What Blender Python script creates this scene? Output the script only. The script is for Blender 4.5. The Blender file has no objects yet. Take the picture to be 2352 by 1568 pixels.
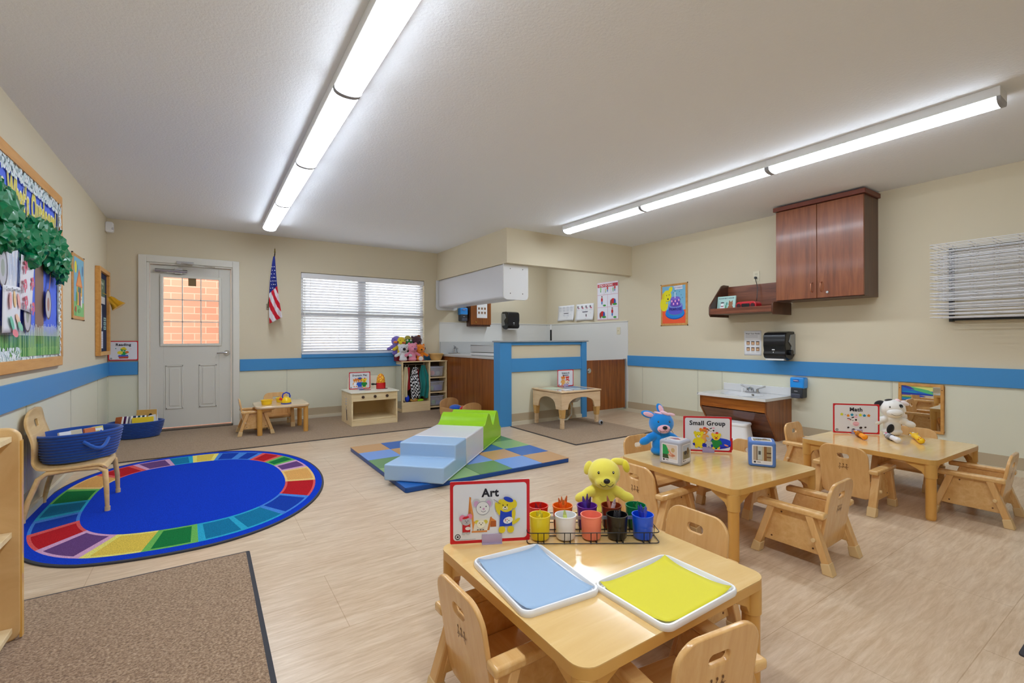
import bpy, bmesh, math, random
from mathutils import Vector, Matrix, Euler, noise
PI = math.pi
R = math.radians
random.seed(7)
SC = bpy.context.scene
COL = SC.collection

# ---------------------------------------------------------------- materials
def lin(c):
    out = []
    for v in c[:3]:
        v = v / 255.0
        out.append(v / 12.92 if v <= 0.04045 else ((v + 0.055) / 1.055) ** 2.4)
    return (out[0], out[1], out[2], 1.0)

MATS = {}
def mat(name, rgb, rough=0.5, metal=0.0, spec=0.5, alpha=1.0, coat=0.0, trans=0.0, sheen=0.0, ior=1.45):
    if name in MATS: return MATS[name]
    m = bpy.data.materials.new(name); m.use_nodes = True
    b = m.node_tree.nodes['Principled BSDF']
    b.inputs['Base Color'].default_value = lin(rgb)
    b.inputs['Roughness'].default_value = rough
    b.inputs['Metallic'].default_value = metal
    b.inputs['Specular IOR Level'].default_value = spec
    b.inputs['Alpha'].default_value = alpha
    b.inputs['Coat Weight'].default_value = coat
    b.inputs['Coat Roughness'].default_value = 0.12
    b.inputs['Transmission Weight'].default_value = trans
    b.inputs['Sheen Weight'].default_value = sheen
    b.inputs['IOR'].default_value = ior
    MATS[name] = m
    return m

def nodes(m): return m.node_tree.nodes, m.node_tree.links, m.node_tree.nodes['Principled BSDF']

def coords(m, scale=(1, 1, 1), kind='Object', rot=(0, 0, 0)):
    n, l, b = nodes(m)
    tc = n.new('ShaderNodeTexCoord'); mp = n.new('ShaderNodeMapping')
    mp.inputs['Scale'].default_value = scale; mp.inputs['Rotation'].default_value = rot
    l.new(tc.outputs[kind], mp.inputs['Vector'])
    return mp.outputs['Vector']

def noise_tex(m, vec, scale, detail=4, rough=0.55, dist=0.0):
    n, l, b = nodes(m)
    t = n.new('ShaderNodeTexNoise'); t.inputs['Scale'].default_value = scale
    t.inputs['Detail'].default_value = detail; t.inputs['Roughness'].default_value = rough
    t.inputs['Distortion'].default_value = dist
    l.new(vec, t.inputs['Vector'])
    return t.outputs['Fac']

def ramp(m, fac, stops):
    n, l, b = nodes(m)
    r = n.new('ShaderNodeValToRGB')
    e = r.color_ramp.elements
    e[0].position, e[0].color = stops[0][0], lin(stops[0][1])
    e[1].position, e[1].color = stops[-1][0], lin(stops[-1][1])
    for p, c in stops[1:-1]:
        k = e.new(p); k.color = lin(c)
    l.new(fac, r.inputs['Fac'])
    return r.outputs['Color']

def bump(m, fac, strength, distance=0.01):
    n, l, b = nodes(m)
    bp = n.new('ShaderNodeBump'); bp.inputs['Strength'].default_value = strength
    bp.inputs['Distance'].default_value = distance
    l.new(fac, bp.inputs['Height']); l.new(bp.outputs['Normal'], b.inputs['Normal'])

def wood(name, stops, scale=(3, 3, 40), rough=0.35, coat=0.3, ns=1.0, spec=0.5, dist=0.6):
    """streaky grain, compressed axis = across the grain"""
    if name in MATS: return MATS[name]
    m = mat(name, stops[0][1], rough, coat=coat, spec=spec)
    v = coords(m, scale)
    f = noise_tex(m, v, ns, 6, 0.6, dist)
    c = ramp(m, f, stops)
    n, l, b = nodes(m); l.new(c, b.inputs['Base Color'])
    return m

# setting materials
M_CEIL = mat('ceiling_texture', (236, 238, 241), 0.95, spec=0.1)
v = coords(M_CEIL, (1, 1, 1)); bump(M_CEIL, noise_tex(M_CEIL, v, 75, 3, 0.55), 0.35, 0.006)
M_WALL = mat('wall_beige', (217, 206, 180), 0.75, spec=0.2)
v = coords(M_WALL); bump(M_WALL, noise_tex(M_WALL, v, 60, 3, 0.5), 0.12, 0.004)
M_WAIN = mat('wall_panel_cream', (222, 221, 200), 0.45, spec=0.4)
v = coords(M_WAIN); bump(M_WAIN, noise_tex(M_WAIN, v, 90, 2, 0.5), 0.08, 0.003)
M_SEAM = mat('panel_seam', (206, 205, 186), 0.5)
M_BLUE = mat('blue_paint', (70, 144, 204), 0.4, spec=0.4)
M_FLOOR = mat('vinyl_floor', (205, 180, 150), 0.3, spec=0.4)
def floor_mat():
    n, l, b = nodes(M_FLOOR)
    v = coords(M_FLOOR, (1.0, 7.5, 1)); f = noise_tex(M_FLOOR, v, 1.9, 9, 0.66, 1.4)
    c = ramp(M_FLOOR, f, [(0.25, (204, 179, 151)), (0.42, (215, 194, 167)), (0.55, (223, 203, 177)), (0.75, (232, 216, 194))])
    v3 = coords(M_FLOOR, (3, 26, 1)); f3 = noise_tex(M_FLOOR, v3, 2.2, 6, 0.7, 0.6)
    c3 = ramp(M_FLOOR, f3, [(0.35, (232, 224, 214)), (0.62, (255, 255, 255))])
    v2 = coords(M_FLOOR, (1, 1, 1)); f2 = noise_tex(M_FLOOR, v2, 0.9, 3, 0.5)
    c2 = ramp(M_FLOOR, f2, [(0.3, (238, 226, 215)), (0.7, (255, 255, 255))])
    mx = n.new('ShaderNodeMixRGB'); mx.blend_type = 'MULTIPLY'; mx.inputs['Fac'].default_value = 0.8
    mz = n.new('ShaderNodeMixRGB'); mz.blend_type = 'MULTIPLY'; mz.inputs['Fac'].default_value = .9
    l.new(c, mz.inputs['Color1']); l.new(c3, mz.inputs['Color2'])
    l.new(mz.outputs['Color'], mx.inputs['Color1']); l.new(c2, mx.inputs['Color2'])
    # plank joints: long planks running along x
    br = n.new('ShaderNodeTexBrick'); br.inputs['Scale'].default_value = 1.0
    br.inputs['Mortar Size'].default_value = 0.0018; br.inputs['Brick Width'].default_value = 0.96
    br.inputs['Row Height'].default_value = 0.48; br.offset = 0.5
    br.inputs['Color1'].default_value = (1, 1, 1, 1); br.inputs['Color2'].default_value = (1, 1, 1, 1)
    br.inputs['Mortar'].default_value = lin((228, 220, 210))
    l.new(coords(M_FLOOR), br.inputs['Vector'])
    m2 = n.new('ShaderNodeMixRGB'); m2.blend_type = 'MULTIPLY'; m2.inputs['Fac'].default_value = 1
    l.new(mx.outputs['Color'], m2.inputs['Color1']); l.new(br.outputs['Color'], m2.inputs['Color2'])
    l.new(m2.outputs['Color'], b.inputs['Base Color'])
floor_mat()
def carpet(name, a, bb, c, scale=160, rough=1.0, bmp=0.6):
    m = mat(name, b_ := bb, rough, spec=0.05, sheen=0.2)
    v = coords(m); f = noise_tex(m, v, scale, 3, 0.7)
    n, l, b = nodes(m); l.new(ramp(m, f, [(0.3, a), (0.5, bb), (0.7, c)]), b.inputs['Base Color'])
    bump(m, f, bmp, 0.01)
    return m
M_MATBROWN = carpet('brown_mat_pile', (106, 82, 62), (158, 130, 104), (196, 170, 142), 110)
M_RUGBROWN = carpet('brown_rug_pile', (128, 104, 80), (157, 131, 103), (180, 154, 126), 130)
M_EDGE = mat('dark_rubber_edge', (52, 52, 58), 0.7)
M_TRIMW = mat('door_frame_paint', (222, 219, 208), 0.4)
M_DOOR = mat('door_paint', (214, 211, 201), 0.38)
M_BASE = mat('vinyl_cove_base', (186, 170, 142), 0.5)
M_TOE = mat('cove_toe_cream', (216, 206, 182), 0.5)
M_CHROME = mat('brushed_steel', (190, 190, 192), 0.22, 1.0)
M_GLASS = mat('clear_glass', (255, 255, 255), 0.0, trans=1.0, ior=1.05)
M_WHITE = mat('white_plastic', (236, 236, 236), 0.35)
M_BLIND = mat('blind_slat', (240, 241, 244), 0.45)
M_LAM = mat('white_laminate', (225, 224, 218), 0.35)
M_GREYLAM = mat('grey_laminate', (190, 192, 192), 0.3)
M_BLACKP = mat('black_plastic', (22, 22, 24), 0.25)
M_DKGREY = mat('charcoal_plastic', (52, 55, 62), 0.4)
M_HOUS = mat('light_housing', (225, 225, 224), 0.4)
MAPLE = wood('maple_veneer', [(0.28, (210, 158, 94)), (0.5, (224, 178, 114)), (0.72, (234, 196, 138))], (30, 2.5, 30), 0.25, 0.5)
MAPLEV = wood('maple_upright', [(0.25, (212, 160, 98)), (0.5, (223, 175, 112)), (0.75, (233, 191, 132))], (26, 26, 2.2), 0.25, 0.5)
MAPLEX = wood('maple_lengthwise', [(0.25, (213, 162, 98)), (0.5, (225, 179, 114)), (0.75, (235, 196, 138))], (2.0, 30, 30), 0.22, 0.5)
TABLETOP = wood('table_laminate', [(0.3, (224, 184, 118)), (0.5, (229, 191, 126)), (0.7, (234, 199, 138))], (2.5, 16, 5), 0.14, 0.45, dist=1.2)
TABLEEDGE = mat('table_edge_band', (214, 164, 88), 0.35)
TLEG = mat('maple_leg_lacquer', (214, 158, 78), 0.3, coat=0.3)
BOOT = mat('nylon_boot', (222, 190, 138), 0.45)
BIRCH = wood('birch_ply', [(0.3, (226, 200, 150)), (0.5, (236, 213, 168)), (0.7, (243, 224, 184))], (2.5, 24, 24), 0.45, 0.1)
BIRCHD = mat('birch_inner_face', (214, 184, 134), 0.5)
SENSW = wood('pale_maple', [(0.3, (218, 184, 142)), (0.5, (230, 200, 160)), (0.7, (238, 212, 176))], (3, 3, 20), 0.4, 0.15)
WALNUT = wood('walnut_laminate', [(0.25, (102, 54, 28)), (0.45, (128, 70, 38)), (0.6, (142, 82, 46)), (0.8, (156, 96, 58))], (22, 22, 1.6), 0.3, 0.25, dist=0.8)
WALNUTH = wood('walnut_crosswise', [(0.25, (120, 60, 16)), (0.45, (154, 84, 26)), (0.6, (176, 104, 36)), (0.8, (196, 124, 52))], (1.5, 22, 26), 0.28, 0.3, dist=0.8)
WALNUTD = wood('walnut_dark', [(0.25, (62, 34, 22)), (0.5, (82, 48, 32)), (0.8, (104, 64, 44))], (16, 16, 1.4), 0.35, 0.2, dist=0.8)
WALNUTG = wood('walnut_counter', [(0.25, (92, 48, 14)), (0.45, (130, 72, 26)), (0.6, (150, 86, 34)), (0.8, (172, 106, 50))], (26, 26, 1.2), 0.3, 0.2, dist=0.9)
OAK = wood('oak_frame', [(0.25, (190, 134, 66)), (0.5, (208, 152, 82)), (0.8, (222, 170, 100))], (20, 3, 20), 0.45, 0.15)
MARBLE = mat('cultured_marble', (224, 224, 224), 0.18, coat=0.5)

def emit(name, rgb, strength):
    m = bpy.data.materials.new(name); m.use_nodes = True
    n = m.node_tree.nodes; l = m.node_tree.links
    n.remove(n['Principled BSDF'])
    e = n.new('ShaderNodeEmission'); e.inputs['Color'].default_value = lin(rgb); e.inputs['Strength'].default_value = strength
    l.new(e.outputs[0], n['Material Output'].inputs['Surface'])
    return m
M_LAMP = emit('lit_diffuser', (231, 242, 255), 13.5)

# ---------------------------------------------------------------- mesh builder
class MB:
    def __init__(s): s.v = []; s.f = []; s.m = []
    def add(s, vs, fs, mi=0, M=None):
        o = len(s.v)
        for p in vs:
            p = Vector(p)
            s.v.append(M @ p if M else p)
        for f in fs:
            s.f.append([i + o for i in f]); s.m.append(mi)
        return s
    def box(s, x0, x1, y0, y1, z0, z1, mi=0, M=None):
        vs = [(x0, y0, z0), (x1, y0, z0), (x1, y1, z0), (x0, y1, z0), (x0, y0, z1), (x1, y0, z1), (x1, y1, z1), (x0, y1, z1)]
        return s.add(vs, [(0, 3, 2, 1), (4, 5, 6, 7), (0, 1, 5, 4), (1, 2, 6, 5), (2, 3, 7, 6), (3, 0, 4, 7)], mi, M)
    def bar(s, p0, p1, w, t, mi=0, up=(0, 0, 1), M=None):
        """rectangular bar from p0 to p1; w measured along 'side', t along the third axis"""
        p0 = Vector(p0); p1 = Vector(p1); d = (p1 - p0).normalized(); up = Vector(up)
        sd = d.cross(up)
        if sd.length < 1e-5: sd = Vector((1, 0, 0))
        sd.normalize(); th = sd.cross(d).normalized()
        vs = []
        for p in (p0, p1):
            for a, b in ((-1, -1), (1, -1), (1, 1), (-1, 1)):
                vs.append(p + sd * (a * w / 2) + th * (b * t / 2))
        return s.add(vs, [(0, 1, 2, 3), (7, 6, 5, 4), (0, 4, 5, 1), (1, 5, 6, 2), (2, 6, 7, 3), (3, 7, 4, 0)], mi, M)
    def prism(s, poly, h0, h1, mi=0, M=None, side=None):
        n = len(poly)
        vs = [(p[0], p[1], h0) for p in poly] + [(p[0], p[1], h1) for p in poly]
        s.add(vs, [list(range(n))[::-1], list(range(n, 2 * n))], mi, M)
        return s.add(vs, [(i, (i + 1) % n, n + (i + 1) % n, n + i) for i in range(n)], mi if side is None else side, M)
    def holed(s, outer, inner, h0, h1, mi=0, M=None):
        """plate with one hole; both loops have equal count and start angle"""
        n = len(outer)
        vs = [(p[0], p[1], h) for h in (h0, h1) for lp in (outer, inner) for p in lp]
        fs = []
        for i in range(n):
            j = (i + 1) % n
            fs.append((i, n + i, n + j, j))
            fs.append((2 * n + i, 2 * n + j, 3 * n + j, 3 * n + i))
            fs.append((i, j, 2 * n + j, 2 * n + i))
            fs.append((n + j, n + i, 3 * n + i, 3 * n + j))
        return s.add(vs, fs, mi, M)
    def cyl(s, p0, p1, r0, r1=None, n=16, mi=0, M=None, caps=True):
        r1 = r0 if r1 is None else r1
        p0 = Vector(p0); p1 = Vector(p1); d = (p1 - p0).normalized()
        a = d.orthogonal().normalized(); b = d.cross(a)
        vs = []
        for p, r in ((p0, r0), (p1, r1)):
            for i in range(n):
                t = 2 * PI * i / n
                vs.append(p + a * (r * math.cos(t)) + b * (r * math.sin(t)))
        fs = [(i, (i + 1) % n, n + (i + 1) % n, n + i) for i in range(n)]
        if caps: fs += [list(range(n))[::-1], list(range(n, 2 * n))]
        return s.add(vs, fs, mi, M)
    def tube(s, pts, r, n=8, mi=0, M=None, closed=False):
        pts = [Vector(p) for p in pts]; k = len(pts)
        rr = r if isinstance(r, (list, tuple)) else [r] * k
        vs = []; prev = None
        for i, p in enumerate(pts):
            if closed: d = pts[(i + 1) % k] - pts[i - 1]
            else: d = pts[min(i + 1, k - 1)] - pts[max(i - 1, 0)]
            d.normalize()
            a = d.orthogonal().normalized() if prev is None else (prev - d * prev.dot(d)).normalized()
            prev = a; b = d.cross(a)
            for j in range(n):
                t = 2 * PI * j / n
                vs.append(p + a * (rr[i] * math.cos(t)) + b * (rr[i] * math.sin(t)))
        fs = []
        for i in range(k if closed else k - 1):
            i2 = (i + 1) % k
            for j in range(n):
                j2 = (j + 1) % n
                fs.append((i * n + j, i * n + j2, i2 * n + j2, i2 * n + j))
        if not closed: fs += [list(range(n))[::-1], [(k - 1) * n + j for j in range(n)]]
        return s.add(vs, fs, mi, M)
    def lathe(s, prof, n=24, mi=0, M=None, c=(0, 0, 0), sx=1, sy=1):
        vs = []
        for r, z in prof:
            for j in range(n):
                t = 2 * PI * j / n
                vs.append((c[0] + r * sx * math.cos(t), c[1] + r * sy * math.sin(t), c[2] + z))
        fs = []
        for i in range(len(prof) - 1):
            for j in range(n):
                j2 = (j + 1) % n
                fs.append((i * n + j, i * n + j2, (i + 1) * n + j2, (i + 1) * n + j))
        if prof[0][0] > 1e-4: fs.append(list(range(n))[::-1])
        if prof[-1][0] > 1e-4: fs.append([(len(prof) - 1) * n + j for j in range(n)])
        return s.add(vs, fs, mi, M)
    def ell(s, c, r, rot=(0, 0, 0), nu=20, nv=12, mi=0, M=None):
        if not isinstance(r, (list, tuple)): r = (r, r, r)
        E = Euler([R(a) for a in rot]).to_matrix(); c = Vector(c)
        vs = []
        for i in range(nv + 1):
            ph = PI * i / nv
            for j in range(nu):
                t = 2 * PI * j / nu
                vs.append(c + E @ Vector((r[0] * math.sin(ph) * math.cos(t), r[1] * math.sin(ph) * math.sin(t), r[2] * math.cos(ph))))
        fs = []
        for i in range(nv):
            for j in range(nu):
                j2 = (j + 1) % nu
                fs.append((i * nu + j, (i + 1) * nu + j, (i + 1) * nu + j2, i * nu + j2))
        return s.add(vs, fs, mi, M)
    def grid(s, fn, nu, nv, mi=0, M=None, mfn=None):
        vs = [fn(i / nu, j / nv) for i in range(nu + 1) for j in range(nv + 1)]
        w = nv + 1
        o = len(s.v)
        for p in vs: s.v.append(M @ Vector(p) if M else Vector(p))
        for i in range(nu):
            for j in range(nv):
                s.f.append([o + i * w + j, o + (i + 1) * w + j, o + (i + 1) * w + j + 1, o + i * w + j + 1])
                s.m.append(mfn((i + .5) / nu, (j + .5) / nv) if mfn else mi)
        return s

def link(o, parent=None, label=None, cat=None, group=None, kind=None):
    COL.objects.link(o)
    if parent: o.parent = parent
    if label: o['label'] = label
    if cat: o['category'] = cat
    if group: o['group'] = group
    if kind: o['kind'] = kind
    return o

def obj(name, mb, mats, parent=None, bevel=0, seg=2, smooth=40, solid=0, loc=None, rot=None, sub=0, **kw):
    if not isinstance(mats, (list, tuple)): mats = [mats]
    me = bpy.data.meshes.new(name)
    me.from_pydata([tuple(p) for p in mb.v], [], mb.f)
    for m in mats: me.materials.append(m)
    me.polygons.foreach_set('material_index', mb.m)
    bm = bmesh.new(); bm.from_mesh(me)
    bmesh.ops.remove_doubles(bm, verts=bm.verts, dist=1e-6)
    if not solid and not kw.pop('keepn', False): bmesh.ops.recalc_face_normals(bm, faces=bm.faces)
    bm.to_mesh(me); bm.free()
    me.polygons.foreach_set('use_smooth', [True] * len(me.polygons))
    me.set_sharp_from_angle(angle=R(smooth))
    o = bpy.data.objects.new(name, me)
    if solid:
        d = o.modifiers.new('solid', 'SOLIDIFY'); d.thickness = solid; d.offset = 0
    if sub:
        d = o.modifiers.new('sub', 'SUBSURF'); d.levels = sub; d.render_levels = sub
    if bevel:
        d = o.modifiers.new('bevel', 'BEVEL'); d.width = bevel; d.segments = seg; d.limit_method = 'ANGLE'; d.angle_limit = R(35)
    if loc is not None: o.location = loc
    if rot is not None: o.rotation_euler = rot
    return link(o, parent, **kw)

def thing(name, label, cat, loc=(0, 0, 0), rz=0.0, group=None, rot=None):
    o = bpy.data.objects.new(name, None); o.empty_display_size = 0.05
    o.location = loc; o.rotation_euler = rot if rot else (0, 0, rz)
    return link(o, None, label, cat, group)

def struct(name, mb, mats, parent=None, **kw):
    return obj(name, mb, mats, parent, kind=None if parent else 'structure', **kw)

def copy_tree(src, parent=None, loc=None, rz=None, label=None, group=None):
    c = src.copy(); COL.objects.link(c)
    if parent: c.parent = parent
    for ch in list(src.children): copy_tree(ch, c)
    if loc is not None: c.location = loc
    if rz is not None: c.rotation_euler = (0, 0, rz)
    if label: c['label'] = label
    if group: c['group'] = group
    return c

def rrect(w, h, r, n=5, cx=0, cy=0):
    pts = []
    for (sx, sy, a0) in ((1, 1, 0), (-1, 1, 90), (-1, -1, 180), (1, -1, 270)):
        for i in range(n + 1):
            a = R(a0 + 90 * i / n)
            pts.append((cx + sx * (w / 2 - r) + r * math.cos(a), cy + sy * (h / 2 - r) + r * math.sin(a)))
    return pts

# flat drawings -------------------------------------------------------
AC = {}
def acol(rgb, rough=0.5):
    k = tuple(int(x) for x in rgb)
    if k not in AC: AC[k] = mat('ink_%d_%d_%d' % k, k, rough)
    return AC[k]
class Art:
    """coloured shapes stacked a hair apart on a board; x right, y up, z out of the board"""
    def __init__(s, step=0.00012, z=0.0004): s.mb = MB(); s.mats = []; s.z = z; s.step = step
    def mi(s, rgb):
        m = acol(rgb)
        if m not in s.mats: s.mats.append(m)
        return s.mats.index(m)
    def poly(s, pts, rgb):
        s.z += s.step
        s.mb.add([(p[0], p[1], s.z) for p in pts], [list(range(len(pts)))], s.mi(rgb)); return s
    def rect(s, x0, y0, x1, y1, rgb): return s.poly([(x0, y0), (x1, y0), (x1, y1), (x0, y1)], rgb)
    def ell(s, cx, cy, rx, ry, rgb, rot=0, n=22, a0=0, a1=360):
        c, k = math.cos(R(rot)), math.sin(R(rot)); pts = []
        full = (a1 - a0 == 360)
        for i in range(n if full else n + 1):
            t = R(a0 + (a1 - a0) * i / n); x, y = rx * math.cos(t), ry * math.sin(t)
            pts.append((cx + x * c - y * k, cy + x * k + y * c))
        return s.poly(pts, rgb)
    def line(s, pts, w, rgb, closed=False):
        s.z += s.step; mi = s.mi(rgb); n = len(pts); L = []; Rr = []
        for i, p in enumerate(pts):
            a = pts[(i - 1) % n] if (closed or i > 0) else p
            b = pts[(i + 1) % n] if (closed or i < n - 1) else p
            dx, dy = b[0] - a[0], b[1] - a[1]; d = math.hypot(dx, dy) or 1
            L.append((p[0] - dy / d * w / 2, p[1] + dx / d * w / 2, s.z)); Rr.append((p[0] + dy / d * w / 2, p[1] - dx / d * w / 2, s.z))
        fs = [(i, n + i, n + (i + 1) % n, (i + 1) % n) for i in range(n if closed else n - 1)]
        s.mb.add(L + Rr, fs, mi); return s
    def arc(s, cx, cy, rx, ry, a0, a1, w, rgb, n=12):
        return s.line([(cx + rx * math.cos(R(a0 + (a1 - a0) * i / n)), cy + ry * math.sin(R(a0 + (a1 - a0) * i / n))) for i in range(n + 1)], w, rgb)
    def ring(s, cx, cy, rx, ry, w, rgb, n=24):
        return s.line([(cx + rx * math.cos(2 * PI * i / n), cy + ry * math.sin(2 * PI * i / n)) for i in range(n)], w, rgb, True)
    def star(s, cx, cy, r, rgb, n=5, q=0.5):
        return s.poly([(cx + (r if i % 2 == 0 else r * q) * math.sin(PI * i / n), cy + (r if i % 2 == 0 else r * q) * math.cos(PI * i / n)) for i in range(2 * n)], rgb)
    def text(s, body, cx, cy, size, rgb, bold=0.02, align='CENTER', sx=1.0, extr=0.0, rot=0.0, shear=0.0, spacing=1.08):
        s.z += s.step
        cu = bpy.data.curves.new('t', 'FONT'); cu.body = body; cu.size = size; cu.offset = bold * size
        cu.align_x = align; cu.align_y = 'CENTER'; cu.resolution_u = 3; cu.fill_mode = 'FRONT'; cu.shear = shear; cu.space_character = spacing
        o = bpy.data.objects.new('t', cu); COL.objects.link(o)
        dg = bpy.context.evaluated_depsgraph_get(); ev = o.evaluated_get(dg); me = ev.to_mesh()
        ca, sa = math.cos(R(rot)), math.sin(R(rot))
        vs = []
        for q in me.vertices:
            x, y = q.co.x * sx, q.co.y
            vs.append((cx + x * ca - y * sa, cy + x * sa + y * ca, s.z))
        s.mb.add(vs, [list(p.vertices) for p in me.polygons], s.mi(rgb))
        ev.to_mesh_clear(); bpy.data.objects.remove(o); bpy.data.curves.remove(cu)
        return s
    def make(s, name, parent, M=None, **kw):
        if M:
            s.mb.v = [M @ p for p in s.mb.v]
        return obj(name, s.mb, s.mats, parent, keepn=True, **kw)
# drawing plane facing -Y (viewer in front), standing upright
FRONT = Matrix(((1, 0, 0, 0), (0, 0, -1, 0), (0, 1, 0, 0), (0, 0, 0, 1)))
UP = Matrix.Identity(4)

INK = (28, 26, 40)

# ================================================================ THE ROOM
XL, XR, YB, YF, H = -0.988, 5.657, 7.32, -2.4, 2.62
BT, BB = 0.892, 0.732       # blue band top / bottom
WX0, WX1, WZ0, WZ1 = 1.155, 3.06, 0.935, 2.14
DX0, DX1, DZ1 = -0.615, 0.303, 2.13

f = MB().box(XL - .1, XR + .1, YF - .1, YB + .1, -0.08, 0); struct('floor', f, M_FLOOR)
f = MB().box(XL - .1, XR + .1, YF - .1, YB + .1, H, H + .08); struct('ceiling', f, M_CEIL)

# far wall with door and window openings
w = MB(); T = YB + 0.14
w.box(XL, DX0, YB, T, BB, H, 0).box(XL, DX0, YB, T, 0, BB, 1)
w.box(DX0, DX1, YB, T, DZ1, H, 0)
w.box(DX1, WX0, YB, T, BB, H, 0).box(DX1, WX0, YB, T, 0, BB, 1)
w.box(WX0, WX1, YB, T, WZ1, H, 0).box(WX0, WX1, YB, T, BB, WZ0, 0).box(WX0, WX1, YB, T, 0, BB, 1)
w.box(WX1, XR, YB, T, BB, H, 0).box(WX1, XR, YB, T, 0, BB, 1)
for sx in (0.96, 2.05): w.box(sx, sx + .012, YB - .004, YB, 0, BB, 2)
struct('wall_far', w, [M_WALL, M_WAIN, M_SEAM])
w = MB().box(XL - .1, XL, YF, YB, BB, H, 0).box(XL - .1, XL, YF, YB, 0, BB, 1)
for sy in (1.9, 3.1, 4.3, 5.5, 6.7): w.box(XL, XL + .004, sy, sy + .012, 0.15, BB, 2)
w.box(XL, XL + .008, YB - .02, YB, 0.15, BB, 2)
struct('wall_left', w, [M_WALL, M_WAIN, M_SEAM])
w = MB().box(XR, XR + .1, YF, YB, BB, H, 0).box(XR, XR + .1, YF, YB, 0, BB, 1)
for sy in (3.57, 3.93, 1.765, 4.9, 0.5): w.box(XR - .004, XR, sy, sy + .014, 0.15, BB, 2)
struct('wall_right', w, [M_WALL, M_WAIN, M_SEAM])
w = MB().box(XL - .1, XR + .1, YF - .1, YF, BB, H, 0).box(XL - .1, XR + .1, YF - .1, YF, 0, BB, 1)
struct('wall_near', w, [M_WALL, M_WAIN])

def band(name, x0, x1, y0, y1, z0=BB, z1=BT): struct(name, MB().box(x0, x1, y0, y1, z0, z1), M_BLUE, bevel=.002)
band('trim_1', XL, -0.7, YB - .02, YB)
band('trim_2', 0.385, 3.3, YB - .02, YB)
band('trim_3', XL, XL + .02, YF, YB)
band('trim_4', XR - .02, XR, YF, 5.2)
band('trim_5', WX0 + .002, WX1 - .002, YB - .035, YB + .10, BT, WZ0 + .004)      # window stool
def base(name, *segs):
    m = MB()
    for x0, x1, y0, y1, s in segs:
        dx, dy = {'-y': (0, -1), '+x': (1, 0), '-x': (-1, 0)}[s]
        if s == '-y': m.box(x0, x1, y0 - .008, y0, 0.05, .155, 0).box(x0, x1, y0 - .03, y0, 0, .052, 1)
        if s == '+x': m.box(x0, x0 + .008, y0, y1, 0.05, .155, 0).box(x0, x0 + .03, y0, y1, 0, .052, 1)
        if s == '-x': m.box(x0 - .008, x0, y0, y1, 0.05, .155, 0).box(x0 - .03, x0, y0, y1, 0, .052, 1)
    struct(name, m, [M_BASE, M_TOE])
base('baseboard_far', (XL, -0.7, YB, YB, '-y'), (0.385, XR, YB, YB, '-y'))
base('baseboard_left', (XL, 0, YF, YB, '+x'))
base('baseboard_right', (XR, 0, YF, 2.69, '-x'), (XR, 0, 3.55, 5.2, '-x'))

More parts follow.
